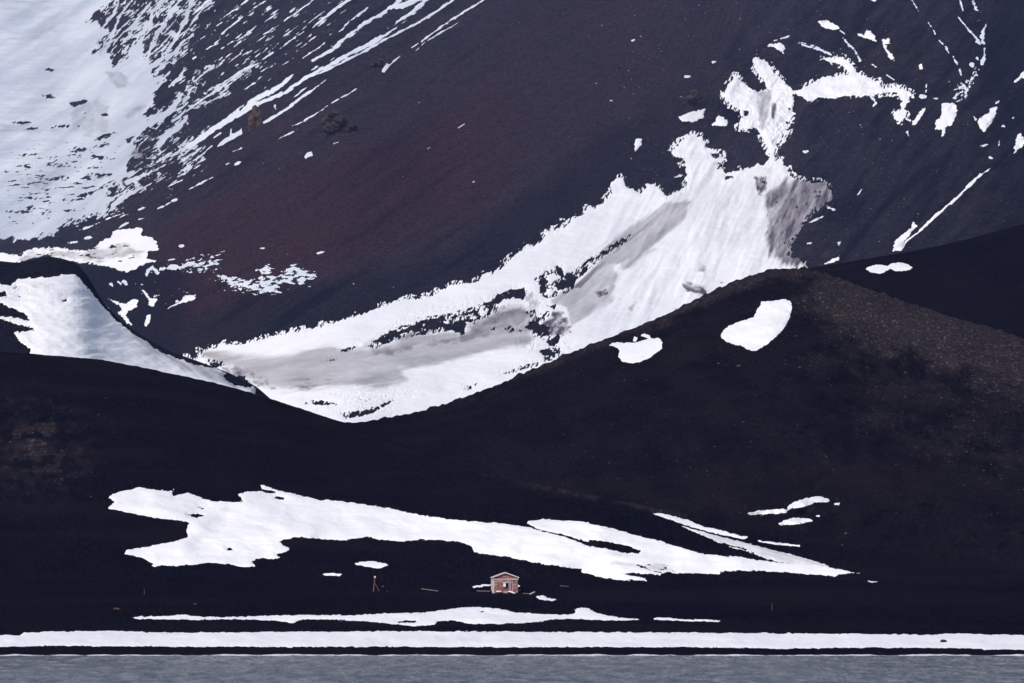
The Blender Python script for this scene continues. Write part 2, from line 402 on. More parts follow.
def field(ops, seed=0, hf=None):
    """ops: (kind, outline, amp, ang, lu, lv [, extra]) -> S grid"""
    bb = []
    for o in ops:
        if o[0] in ('add', 'fleck'): bb.append(np.concatenate([o[1].min(0) - 6, o[1].max(0) + 6]))
        elif o[0] == 'line': bb.append(np.concatenate([o[1].min(0) - 8, o[1].max(0) + 8]))
    bb = np.array(bb); x0, y0 = bb[:, :2].min(0); x1, y1 = bb[:, 2:].max(0)
    xs = np.arange(math.floor(x0), x1 + STEP, STEP); ys = np.arange(math.floor(y0), y1 + STEP, STEP)
    S = np.full((len(ys), len(xs)), -9.0)
    for k, o in enumerate(ops):
        kind, P, amp, ang, lu, lv = o[:6]; ex = o[6] if len(o) > 6 else None
        mg = 9
        i0 = max(0, int((P[:, 0].min() - mg - xs[0]) / STEP)); i1 = min(len(xs), int((P[:, 0].max() + mg - xs[0]) / STEP) + 2)
        j0 = max(0, int((P[:, 1].min() - mg - ys[0]) / STEP)); j1 = min(len(ys), int((P[:, 1].max() + mg - ys[0]) / STEP) + 2)
        if i1 <= i0 or j1 <= j0: continue
        X, Y = np.meshgrid(xs[i0:i1], ys[j0:j1]); w = S[j0:j1, i0:i1]
        if kind == 'line':
            m = np.full(X.shape, -1e9); wd = ex
            for i in range(len(P) - 1):
                d, t = seg_dist(X, Y, P[i], P[i + 1]); m = np.maximum(m, (wd[i] * (1 - t) + wd[i + 1] * t) / 2 - d)
            v = m + edge_noise(X, Y, amp, ang, lu, lv, seed + k * 7); w[:] = np.maximum(w, v)
        elif kind == 'add':
            w[:] = np.maximum(w, sdf(X, Y, P) + edge_noise(X, Y, amp, ang, lu, lv, seed + k * 7))
        elif kind == 'sub':
            w[:] = np.minimum(w, -(sdf(X, Y, P) + edge_noise(X, Y, amp, ang, lu, lv, seed + k * 7)))
        elif kind in ('fleck', 'pit'):
            thr, soft, gain = ex
            u, v = rot(X, Y, ang); n = fbm(u / lu, v / lv, 4, seed + k * 7, 0.6)
            s = sdf(X, Y, P); val = (n - thr) * gain - np.clip(1 - s / soft, 0, 3) * amp
            if kind == 'fleck': w[:] = np.maximum(w, val)
            else: w[:] = np.minimum(w, -val)
    if hf:
        X, Y = np.meshgrid(xs, ys); u, v = rot(X, Y, hf[1]); m = (S > -4) & (S < 6)
        if len(hf) > 4:      # crumbs of snow and peeping stones along the margin
            fr = hf[4] * sst(-.25, .45, fbm(X[m] / 22, Y[m] / 16, 2, seed + 555)); sm = S[m]
            g1_ = fbm(u[m] / 2.6, v[m] / 1.5, 2, seed + 556)
            sm = np.where((sm < 0) & (sm > -4.5), np.maximum(sm, (g1_ - .75 + .35 * fr + sm * .10) * 1.6 * (fr > .15)), sm)
            g2_ = fbm(u[m] / 2.4, v[m] / 1.5, 2, seed + 557)
            sm = np.where((sm > 0) & (sm < 4), np.minimum(sm, -(g2_ - .85 + .25 * fr - sm * .12) * 1.6 + .0), sm)
            S[m] = sm
        S[m] += hf[0] * fbm(u[m] / hf[2], v[m] / hf[3], 3, seed + 991, 0.7)
    return xs, ys, S
def dirt_shade_of(X, Y, dirt_shades):
    d = .035 * sst(.1, .8, fbm(X / 30, Y / 12, 3, 299))
    for k, (P, st, soft, ang, lu, lv, con) in enumerate(dirt_shades):
        m = (X > P[:, 0].min() - soft) & (X < P[:, 0].max() + soft) & (Y > P[:, 1].min() - soft) & (Y < P[:, 1].max() + soft)
        if not m.any(): continue
        x, y = X[m], Y[m]; u, v = rot(x, y, ang)
        n = fbm(u / lu, v / lv, 4, 300 + k * 5, 0.6)
        s = sst(-soft / 2, soft / 2, sdf(x, y, P) + soft * .6 * n) * st * np.clip(1 + 1.15 * con * n, 0, 1.6)
        d[m] = np.maximum(d[m], s)
    return np.clip(d, 0, 1)
def snow_obj(name, ops, D, mat, hmin, hmax, wide, label=None, cat='snow', group=None, kind=None, dirt_shades=(), seed=0, relief=None, hf=(1.1, 35, 4.5, 2.2)):
    xs, ys, S = field(ops, seed, hf)
    S[0] = S[-1] = -9; S[:, 0] = S[:, -1] = -9
    nr, nc = S.shape; pos = S > 0
    c = pos[:-1, :-1].astype(int) + pos[:-1, 1:] + pos[1:, 1:] + pos[1:, :-1]
    idx = np.arange(nr * nc).reshape(nr, nc)
    full = np.argwhere(c == 4); mixed = np.argwhere((c > 0) & (c < 4))
    quads = np.stack([idx[full[:, 0], full[:, 1]], idx[full[:, 0] + 1, full[:, 1]], idx[full[:, 0] + 1, full[:, 1] + 1], idx[full[:, 0], full[:, 1] + 1]], -1) if len(full) else np.zeros((0, 4), int)
    ev = {}; ex, ey = [], []; tris = []
    Sf = S.ravel(); base = nr * nc
    for j, i in mixed:
        q = [idx[j, i], idx[j + 1, i], idx[j + 1, i + 1], idx[j, i + 1]]; poly = []
        for a in range(4):
            p, n = q[a], q[(a + 1) % 4]; sp_, sn = Sf[p], Sf[n]
            if sp_ > 0: poly.append(p)
            if (sp_ > 0) != (sn > 0):
                key = (p, n) if p < n else (n, p)
                if key not in ev:
                    t = sp_ / (sp_ - sn); ev[key] = base + len(ex)
                    t = min(max(t, 0.03), 0.97)
                    ex.append(xs[p % nc] * (1 - t) + xs[n % nc] * t); ey.append(ys[p // nc] * (1 - t) + ys[n // nc] * t)
                poly.append(ev[key])
        for a in range(1, len(poly) - 1): tris.append((poly[0], poly[a], poly[a + 1]))
    tris = np.array(tris, int).reshape(-1, 3)
    if not len(quads) and not len(tris): print('EMPTY', name); return None
    X = np.concatenate([np.tile(xs, nr), ex]); Y = np.concatenate([np.repeat(ys, nc), ey]); Sv = np.concatenate([Sf, np.zeros(len(ex))])
    used = np.zeros(len(X), bool); used[quads.ravel()] = True; used[tris.ravel()] = True
    rm = np.cumsum(used) - 1
    X, Y, Sv = X[used], Y[used], Sv[used]
    V = P3(X, Y, D(X, Y))
    h = hmin + (hmax - hmin) * np.sqrt(np.clip(Sv / wide, 0, 1))
    if relief: h = h + relief(X, Y) * np.clip(Sv / (wide * 1.5), 0, 1)
    h = np.maximum(h, hmin)
    V[:, 1] -= h * 0.55; V[:, 2] += h * 0.83 * 0.75
    o = new_mesh(name, V, [rm[quads], rm[tris]], mat, cols={'dirt': dirt_shade_of(X, Y, dirt_shades)})
    return tag(o, label, cat, group, kind)
def A(s, amp=1.2, ang=0, lu=9, lv=7): return ('add', T(s), amp, ang, lu, lv)
def Sb(s, amp=1.2, ang=0, lu=9, lv=7): return ('sub', T(s), amp, ang, lu, lv)
def Ln(s, w, amp=1.0, ang=33, lu=9, lv=2.4):
    amp = amp * 1.25
    p = T(s); w = list(w) if isinstance(w, (list, tuple)) else [w] * len(p)
    if len(w) != len(p): w = list(np.interp(np.linspace(0, 1, len(p)), np.linspace(0, 1, len(w)), w))
    if max(w) < 3.6 and np.hypot(*(p[0] - p[-1])) > 5:
        p = np.concatenate([p[:1], p[:1] * .7 + p[1:2] * .3, p[1:-1], p[-1:] * .7 + p[-2:-1] * .3, p[-1:]])
        w = [w[0] * .15, w[0] * .9] + w[1:-1] + [w[-1] * .9, w[-1] * .15]; amp *= .8
    return ('line', p, amp, ang, lu, lv, w)
def Fl(s, thr, soft=6, gain=5, ang=0, lu=10, lv=5, amp=2): return ('fleck', T(s), amp, ang, lu, lv, (thr, soft, gain))
def Pit(s, thr, soft=6, gain=5, ang=0, lu=10, lv=5, amp=2): return ('pit', T(s), amp, ang, lu, lv, (thr, soft, gain))

m_streak = mat_snow('streak_snow', 0.12, (0.06, 0.06, 0.08), (0.76, 0.80, 0.88), (0.66, 0.71, 0.81))  # milder blue tint: some of the upper slopes' mist mixed into the snow colour
# --- the couloir: big field in the middle
couloir = [
 A('C 15,490 45,500 75,488 60,470 100,465 140,448 165,450 200,448 260,432 330,415 400,402 460,388 520,370 560,358 600,342 650,325 690,310 '
   'D 20,402 40,402 90,395 130,375 160,358 200,355 245,350 255,330 300,315 325,292 360,265 395,240 440,225 450,195 480,185 510,180 535,150 570,140 580,112 610,118 640,95 655,75 '
   'E 35,440 65,430 80,455 125,478 165,445 200,480 215,485 265,460 270,430 265,395 240,380 235,365 215,350 250,315 285,295 320,305 330,335 365,345 385,360 385,375 370,385 365,400 400,415 440,405 490,388 515,390 525,370 '
   'F 10,488 40,500 65,530 80,555 120,565 175,570 200,600 200,620 165,640 130,655 G 122,110 100,150 110,180 100,190 100,205 60,225 60,240 105,250 110,270 60,290 '
   'Z 780,310 700,340 600,380 500,420 430,450 350,450 250,410 180,385 175,370 C 0,520', 2.3, 50, 9, 5),
 # upper funnel
 A('E 515,392 528,365 520,340 500,300 485,275 460,278 430,275 430,262 440,240 430,215 400,200 380,170 400,140 420,112 450,140 490,165 520,155 510,130 480,90 472,60 485,55 520,70 540,100 575,135 605,160 650,145 680,120 710,112 745,118 '
   'F 85,290 75,295 80,330 70,380 60,420 30,450 12,485', 1.0, 60, 7, 5),
 A('F 70,285 100,280 150,255 190,240 240,235 250,225 235,205 180,190 165,178 200,182 235,180 260,205 280,230 310,240 345,255 355,275 400,270 445,290 440,310 425,335 430,370 410,380 390,370 395,350 410,340 415,315 400,290 360,290 320,300 260,300 200,305 160,305 130,318 85,292', 1.5, 20, 6, 4),
 # bare rock inside
 Sb('C 585,455 620,430 660,405 700,390 760,375 800,362 D 60,462 100,458 160,445 220,430 280,410 305,390 340,375 385,370 392,385 385,405 350,400 320,405 305,420 300,440 270,460 240,470 205,480 200,510 190,515 160,500 120,505 60,515 20,525 C 760,405 720,420 690,430 650,445 600,465', .9, 15, 6, 4),
 Sb('D 420,340 450,320 490,300 505,310 510,325 530,320 560,300 600,270 650,240 690,215 720,200 715,215 680,240 640,265 600,300 570,325 545,345 540,370 510,385 490,390 470,400 455,400 435,385 435,360', 1.0, 40, 6, 4),
 A('D 455,330 480,320 490,335 470,360 455,345', .8, 0, 5, 4), A('D 455,372 475,370 478,390 460,390', .6), A('D 505,318 518,325 512,332', .4),
 Sb('D 385,490 410,470 430,450 470,440 455,460 440,480 465,490 465,515 430,525 410,515 410,500', 1, 30, 5, 4),
 Sb('D 455,535 490,512 500,520 485,550 460,550', .8, 0, 5, 4), Sb('D 430,565 460,555 495,555 508,575 480,590 445,600 450,580', .9, 0, 5, 4),
 Sb('D 320,635 360,620 400,605 435,600 430,610 390,620 350,632', .8, 15, 6, 3), Sb('D 325,495 345,487 358,500 345,510', .5), Sb('D 280,500 300,488 295,500', .4),
 Sb('D 460,425 485,420 480,435', .5), Sb('D 385,445 420,435 420,455 400,460', .7), Sb('D 205,675 250,662 240,672 210,683', .6),
 Sb('C 65,510 90,498 130,500 138,515 100,525 75,522', .6), Sb('C 500,668 520,660 560,658 600,650 665,622 640,640 600,665 545,678 520,683', .9, 15, 6, 3),
 Sb('C 140,560 160,545 200,550 215,575 205,590 165,580', .8, 0, 6, 4),
 Sb('C 385,634 440,625 490,637 440,640', .5, 0, 4, 2), Sb('C 490,470 520,462 550,458 520,475', .6, 0, 4, 2), Sb('C 450,500 480,497 470,503', .4, 0, 4, 2),
 Pit('C 340,600 560,590 720,600 640,683 380,683', 0.62, 10, 5, 8, 12, 2.5), Pit('D 300,400 500,420 520,600 380,560', 0.62, 8, 5, 20, 7, 4), Pit('D 20,470 300,400 320,440 180,520 20,520', 0.35, 5, 5, 15, 7, 3),
 A('D 70,482 78,480 76,488', .3), A('D 135,472 150,470 148,480 138,480', .3), A('D 188,462 200,464 196,472', .3), A('D 165,476 175,474 172,480', .3), A('D 248,440 262,436 268,446 255,458 245,452', .4), A('D 218,462 240,456 236,464', .3),
 Sb('E 230,365 262,370 265,385 235,388', .5), Sb('E 345,355 380,352 383,370 350,368', .7), Sb('E 445,220 460,220 462,235 448,240', .4), Sb('E 385,425 410,422 415,430 390,436', .5), Sb('E 500,445 510,440 512,452', .4),
 Sb('E 540,250 600,230 630,300 600,420 560,340', 0, 0, 5, 5) if False else Pit('E 560,200 620,200 620,330 540,360 560,270', 0.35, 5, 5, 60, 5, 4),
 Sb('G 60,200 110,150 125,110 150,90 200,65 220,100 150,200 110,240 60,235', 1.5, 40, 8, 6),
 Pit('G 0,60 60,10 200,20 200,70 100,150 110,220 40,230 0,190', .62, 8, 5, 55, 9, 6),
 A('G 60,75 110,30 150,12 158,22 110,55 90,80 75,90', .8, 35, 6, 4),
]
cd = [
 (T('C 70,475 170,490 260,492 340,480 450,455 560,460 600,470 760,412 800,400 D 40,520 130,510 200,515 240,475 300,440 340,420 420,430 420,480 390,560 250,570 130,600 0,625 C 700,565 640,575 520,582 430,590 320,597 250,575 190,530 110,505'), .50, 9, 8, 70, 12, .3),
 (T('C 590,462 700,425 790,405 D 60,520 190,520 230,480 300,450 380,425 420,450 385,500 330,520 200,540 60,555 C 700,480 640,490 580,490'), .66, 9, 15, 30, 12, .35),
 (T('C 130,525 190,520 240,540 300,590 230,575 190,560 150,580'), .62, 5, 0, 9, 7, .5),
 (T('C 330,560 480,560 460,590 340,592'), .55, 6, 5, 20, 4, .5),
 (T('D 470,410 560,350 640,270 720,210 795,130 800,190 770,245 720,300 690,310 668,290 672,340 655,410 590,460 530,490 520,430 480,420'), .42, 4, 42, 50, 8, .45),
 (T('D 540,370 590,315 650,265 720,205 790,150 760,190 690,240 630,300 560,370'), .7, 3, 42, 45, 5, .5),
 (T('D 605,385 640,375 648,392 615,402'), .95, 3, 0, 5, 4, .3), (T('D 490,440 520,470 530,510 470,520 440,480'), .75, 5, 20, 8, 5, .6),
 (T('D 395,385 415,385 430,430 400,430'), .4, 5, 80, 8, 4, .6),
 (T('E 0,665 60,610 130,560 200,515 280,508 262,560 200,610 140,665 100,695 0,700'), .48, 4, 40, 50, 8, .4),
 (T('E 485,165 530,160 530,200 512,285 488,278 495,210'), .45, 3, 80, 15, 4, .5), (T('E 533,200 547,205 540,255 533,250'), .7, 2, 80, 15, 4, .4),
 (T('E 480,430 512,430 518,468 490,490'), .8, 3, 70, 7, 4, .6),
 (T('E 525,480 560,445 600,432 720,450 740,500 700,560 640,600 620,683 540,683 525,640 530,560'), .74, 9, 65, 30, 9, .45),
 (T('G 0,50 60,0 230,0 230,100 110,180 120,270 40,265 35,220 5,190'), .74, 9, 65, 30, 9, .45),
 (T('L 330,145 365,135 420,170 430,187 390,187 350,172'), .75, 4, -20, 12, 5, .6), (T('L 395,60 425,70 415,100 400,90'), .45, 4, 0, 6, 6, .6), (T('L 115,240 145,215 125,250'), .4, 4, 40, 6, 6, .6),
 (T('L 480,130 492,130 492,136 480,136'), .6, 1, 0, 5, 5, .2),
 (T('L 300,240 350,235 340,250 300,256'), .5, 3, 0, 9, 4, .5), (T('L 110,80 180,0 220,0 140,70'), .3, 4, 45, 20, 4, .5),
 (T('Z 668,190 700,180 790,175 775,250 700,250'), .10, 20, 75, 30, 6, 1.0),  # faint grey painted in for the soft shade of the gully's channels
]
def undul(X, Y):
    u, v = rot(X, Y, 62); return 2.6 * fbm(u / 70, v / 20, 3, 77) * sst(540, 680, X) + 0.5 * fbm(X / 24, Y / 10, 3, 78)
snow_obj('snowfield', couloir, DM, m_fsnow, .7, 1.7, 4, 'large white snowfield filling the gully of the mountain, wide grey ash streaks across it', 'snowfield', dirt_shades=cd, seed=500, relief=undul, hf=(1.3, 66, 6, 1.9, .36))

# --- upper left field
A1 = 'A -500,-200 370,-200 345,-40 340,0 310,30 270,65 300,75 330,100 310,130 290,160 320,155 345,165 350,230 400,220 450,215 480,235 500,240 500,275 470,300 470,330 440,360 450,380 480,360 520,355 490,380 460,400 420,430 400,440 430,470 400,500 395,530 420,540 380,560 350,570 330,600 360,610 330,660 B 250,60 220,70 180,90 150,110 130,115 80,122 40,120 -60,118 -500,118'
ell = [(155,218,15,4,0),(150,300,20,5,-5),(245,320,30,8,15),(70,382,30,4,0),(100,402,20,3,0),(190,395,30,3,5),(235,392,12,6,0),(325,358,12,5,0),(250,468,22,6,8),(325,425,36,6,20),(320,452,30,5,10),(305,488,25,6,-15),(175,512,34,5,5),(300,550,48,7,8),(290,522,20,3,5),(195,552,20,3,0),(265,605,28,6,15),(60,658,45,3,0),(330,575,30,4,28),(360,600,30,5,25),(215,655,20,3,0),(240,683,30,4,0),(165,560,20,3,0),(15,535,12,2,0)]
def E(cx, cy, rx, ry, ang):
    t = np.linspace(0, 2 * math.pi, 12, endpoint=False)
    x = rx * np.cos(t); y = ry * np.sin(t); c, s = math.cos(R(ang)), math.sin(R(ang))
    return np.stack([(cx + x * c + y * s) / 3.105, (cy - x * s + y * c) / 3.105], -1)
left = [A(A1, 5.0, 40, 14, 4)]
left += [('sub', E(*e), 1.5, 5, 8, 2.2) for e in ell]
left += [Pit('A 0,460 200,430 380,450 380,560 300,640 B 180,80 0,90', 0.38, 12, 4.5, 6, 16, 2.6), Pit('A 60,200 360,300 330,420 40,420', .85, 12, 4.5, 4, 14, 3)]
# broken streaks right of it, steeper and closer near the field
left += [
 Ln('A 350,250 420,190 440,110 480,40 530,-30', [16, 14, 4.5, 3, 4], 2.6, 55, 12, 3), Ln('A 400,230 450,200 480,120 520,60 570,-20', [10, 4, 3, 3.5, 4], 2.4, 55, 12, 3),
 Ln('A 440,225 500,190 540,130 580,50 600,-10', [8, 3, 3, 4, 3], 2.4, 50, 12, 3), Ln('A 340,130 400,120 430,60 470,0', [3, 3, 3, 2], 2.2, 52, 12, 3), Ln('A 330,160 350,110 370,60 400,0', [3, 3, 2, 2], 1.6, 58, 12, 3),
 Ln('A 480,230 510,200 540,165 570,130 600,110', [4, 3, 2.5, 2, 1.5], 1.6, 42, 12, 3), Ln('A 495,255 530,225', [3, 2], 1.2), Ln('A 570,110 620,40 660,-5', [1.6, 1.6, 3], 1.2, 45, 12, 3),
 Ln('A 370,5 350,50 310,95', [2, 3, 2], 1.6, 55, 10, 3), Ln('A 400,180 420,130 450,90', [3, 2, 2], 2, 55, 10, 3),
 Fl('A 300,130 380,0 640,-30 560,160 480,240 360,235', 0.24, 14, 5, 47, 15, 2.6), Fl('A 420,440 480,380 560,340 600,460 420,600 330,640 340,560', 0.42, 12, 5, 36, 18, 3),
 Ln('A 485,455 520,420 560,390 580,365', [5, 6.5, 6, 3], 1.2), Ln('A 500,380 520,350 555,310 560,300', [2, 6, 5, 1.5], 1.2, 45), Ln('A 430,380 500,355 555,340 580,325', [4, 3, 1.5, 1], 1.3, 30),
 Ln('A 525,270 560,240 575,210', [3, 3.4, 2], 1.2, 45), Ln('A 583,300 592,280 600,262', [3, 3, 1.5], .9, 60), Ln('A 600,258 650,215 690,180', [1.5, 1.2, .8], .6), Ln('A 530,385 580,345 640,302 700,262 760,220 800,195', [1.4, 2, 2.4, 2.2, 2.4, 1.6], .9, 35),
 Ln('A 350,642 400,602 440,585', [5, 5, 2], 1.2), Ln('A 385,575 450,545 470,535', [3, 3.5, 2], 1.2), Ln('A 470,520 510,490 545,465', [2, 2.5, 1.5], 1), Ln('A 505,500 560,470 600,440 650,405 ', [1.5, 2, 2.2, 1.5], 1.1), Ln('A 548,545 600,505 655,458', [1.6, 1.4, 1], .7),
 Ln('A 565,500 600,478 640,450', [2, 2.5, 1.5], .9), Ln('A 420,560 480,530 520,510', [2, 1.5, 1], 1.2),
 Ln('A 500,240 515,250 500,262', 2.5, 1.5), Ln('A 640,322 705,290', [1.2, 2.2], .8),
]
ld = [(T('A 100,80 190,85 190,190 100,185'), .13, 12, 0, 20, 5, .8), (T('A 220,320 330,310 340,400 290,430 220,400'), .22, 8, 20, 12, 8, .7), (T('A 330,225 390,235 400,260 370,278 345,255'), .28, 4, 0, 8, 6, .5),
      (T('A 300,120 330,110 345,140 310,170'), .2, 4, 50, 8, 6, .5), (T('A 400,500 440,450 480,450 440,520 400,530'), .6, 5, 40, 12, 5, .6), (T('A 385,362 450,325 460,335 400,368'), .3, 4, 30, 12, 5, .5),
      (T('A 60,555 170,560 160,580 70,575'), .3, 5, 0, 10, 5, .8), (T('A 0,-10 130,-10 130,25 0,25'), .12, 12, 0, 30, 6, .9), (T('A 0,390 90,395 190,400 170,415 0,410'), .2, 6, 0, 20, 4, .8),
      (T('A 0,0 200,0 200,600 0,600'), .07, 30, 0, 40, 4, 1.5)]
snow_obj('snowfield', left, DM, m_mist_snow, .6, 1.4, 4, 'blue-white snowfield in the upper left corner, breaking up into dark streaks', 'snowfield', dirt_shades=ld, seed=900, hf=(1.1, 38, 8, 1.8, .75), relief=lambda X, Y: 1.6 * fbm(X / 40, Y / 6, 3, 79))

# --- long thin streaks of snow running down the flank
streaks = [
 ('tapering white snow band passing just above the ochre crag', [Ln('H 0,395 60,345 110,310 180,275 225,235', [4.5, 5, 5, 4.5, 2], 1.1), Ln('A 585,458 640,420 700,375', [5, 5, 4], 1.1), Ln('H 0,392 110,328 200,290 270,240 340,205 400,170 480,130 560,70 610,30 660,-20', [4, 4, 3.2, 3.2, 3.5, 3.6, 4.5, 4.5, 4.5, 4], 1.0), Ln('H 285,190 350,155 400,110', [1.5, 3.6, 3], 1.3), Ln('H 400,112 440,80 500,45 540,20 580,-20', [2.5, 3.8, 2.5, 4.5, 5], 1.4), Ln('H 550,25 600,5 640,-20', [5, 6, 6], 1.2), ('sub', T('H 60,338 85,322 80,330 62,345'), .5, 33, 8, 3), ('sub', T('H 495,105 600,45 602,50 505,112'), .4, 33, 8, 3), Fl('H 0,400 110,305 250,225 400,90 500,30 540,40 420,160 250,270 110,350', 0.62, 6, 5, 34, 20, 3)]),
 ('long hairline snow streak directly below the broad snow band', [Ln('H 255,252 340,215 440,165 520,120 620,70 690,25 750,-20', [1, 1.8, 2.2, 2, 2.4, 2.4, 2], .8, 30)]),
 ('short snow streak ending at the right foot of the ochre crag', [Ln('H 132,388 145,378 200,345 260,300 338,243', [1.5, 3, 2.4, 2.4, .8], .8, 36), Ln('H 228,305 270,272', [1.2, 1.5], .7)]),
 ('wedge of snow left of the ochre crag below the band', [A('d 598,362 620,330 680,290 690,240 695,275 720,270 755,240 760,275 700,310 640,345', .5, 30, 9, 4)]),
 ('spindle-shaped snow streak cut by the top edge, above the broad snow band', [Ln('H 288,86 340,45 400,0 430,-25', [2.4, 3, 3, 3], .8, 40)]),
 ('snow streak with a round blob at its lower end, high on the flank', [Ln('H 508,220 520,205', [3, 4], .9), Ln('H 525,205 565,170', [1.5, .9], .6), Ln('H 595,150 640,120 700,75 780,25 850,-20', [1.2, 1.8, 1.5, 1.8, 1.8], .8), Ln('H 600,165 640,130 690,100 740,72', [.5, .7, 1, 1], .6)]),
 ('tiny bright snow dab under the brown rock outcrop', [A('H 262,490 270,475 285,472 288,485 275,488 265,494', .4)]),
]
for lab, ops in streaks:
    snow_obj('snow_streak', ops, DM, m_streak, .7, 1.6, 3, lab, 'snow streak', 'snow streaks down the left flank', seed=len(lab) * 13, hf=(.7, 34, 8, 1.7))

# --- small patches on the mountain
small = [
 ('E 245,240 275,228 328,215 320,245 290,255 255,255', 'flat-topped small snow patch left of the funnel, below the brown crag'), ('E 348,265 370,235 395,250 395,270 370,268', 'small triangular snow patch just right of a flat-topped one, left of the funnel'),
 ('E 105,340 112,308 130,310 128,330 110,345', 'lone small upright snow patch on dark scree left of the funnel'), ('E 518,16 560,12 575,22 570,42 540,24', 'small snow patch above the tip of the funnel'),
 ('F 155,68 180,65 215,80 222,92 200,95 170,85', 'elongated snow patch high on the right slope, near the top edge'), ('F 275,105 300,108 305,92 330,108 335,130 310,122 285,115', 'notched snow patch above the snow arm reaching right'),
 ('F 352,125 375,122 380,135 365,140 370,155 388,172 392,190 378,185 370,165 358,145', 'small hook-shaped snow patch right of the notched patch'), ('F 538,322 580,322 588,345 582,365 570,390 550,400 550,415 540,425 540,408 520,403 518,380 535,365 540,340', 'tooth-shaped snow patch below the speckled gully on the right'),
 ('F 487,340 480,360 460,385 448,395 448,385 465,355 480,340', 'slim slanting snow patch left of the tooth-shaped one'), ('F 650,375 690,350 692,340 710,338 705,365 690,390 670,412 655,395', 'ragged snow patch right of the tooth-shaped one'),
 ('F 763,481 765,455 775,420 785,415 795,435 810,430 790,455 775,465', 'snow patch at the right edge of the frame below the ragged one'), ('F 755,263 772,250 790,225 830,200 835,215 795,243', 'thin snow sliver climbing out of the right edge'),
 ('F 468,205 478,198 481,215 472,218', 'very small snow dot between the hook-shaped and tooth-shaped patches'), ('F 315,0 318,-20 335,-20 336,10 325,5', 'snow fragment cut by the top edge above the notched patch'),
 ('B 300,150 310,130 345,115 350,100 400,90 440,85 440,110 475,120 490,140 495,155 460,160 455,185 490,190 440,205 390,225 345,215 340,208 280,200 210,190 170,180 150,172 110,180 60,195 0,200 -60,200 -60,165 0,165 60,175 90,155 130,150 200,150 250,160', 'ragged snow shelf just behind the dark mound on the left'),
 ('B 432,268 450,285 465,305 490,310 478,325 478,335 460,330 465,315 445,290', 'y-shaped snow scrap between the mound and the reddish flank'), ('B 448,392 455,360 468,358 465,380 455,395', 'small upright snow scrap below the y-shaped one'),
 ('B 550,323 580,300 612,302 600,312 560,323', 'wedge-shaped small patch right of the y-shaped scrap'), ('B 335,308 385,325 400,320 415,305 430,315 425,335 400,345 390,360 412,392 395,385 365,350 380,345 370,330', 'twisted snow scrap at the right rim of the mound'),
 ('G 385,222 395,190 420,170 445,150 450,130 462,145 445,165 425,190 415,222', 'forked lower end of a snow ribbon behind the dark ridge'),
 ('G 172,263 205,245 222,240 222,250 185,262', 'tiny snow slip on the skyline of the dark ridge'), ('G 212,195 227,195 222,208', 'tiny three-cornered snow dot above the dark ridge'),
]
for s, lab in small:
    big = 'shelf' in lab
    ops = [A(s, 1.8 if big else 0.9, 15 if big else 30, 8 if big else 4, 3)]
    if big: ops += [Pit('B 100,160 400,120 480,200 300,210 60,190', .45, 6, 5, 5, 12, 3), Fl('B 240,60 350,20 410,-20 380,60 300,110 220,110', .45, 6, 5, 20, 12, 2.6)]
    dd = [(T('B 60,190 100,160 250,165 400,140 440,165 380,185 300,195 200,180'), .40, 6, 10, 14, 5, .6)] if big else ()
    snow_obj('snow_patch', ops, DM, m_fsnow, .7, 1.8, 3, lab, 'snow patch', 'small snow patches on the mountain', dirt_shades=dd, seed=len(lab) * 17, **({'hf': (.6, 35, 4, 2)} if 'tiny' in lab or 'very' in lab or 'y-shaped' in lab else {}))
snow_obj('snow_ribbon', [Ln('G 415,218 430,192 470,162 500,132 545,92 590,55 F 630,572 660,545 690,525', [1.2, 1.4, 1.6, 3, 2, 2.2, 3, 2.5, 1], .9, 45, 12, 3)], DM, m_fsnow, .7, 1.5, 3, 'long thin snow ribbon slanting up the right slope to the right edge', 'snow ribbon', seed=33, hf=(.7, 45, 6, 1.8))
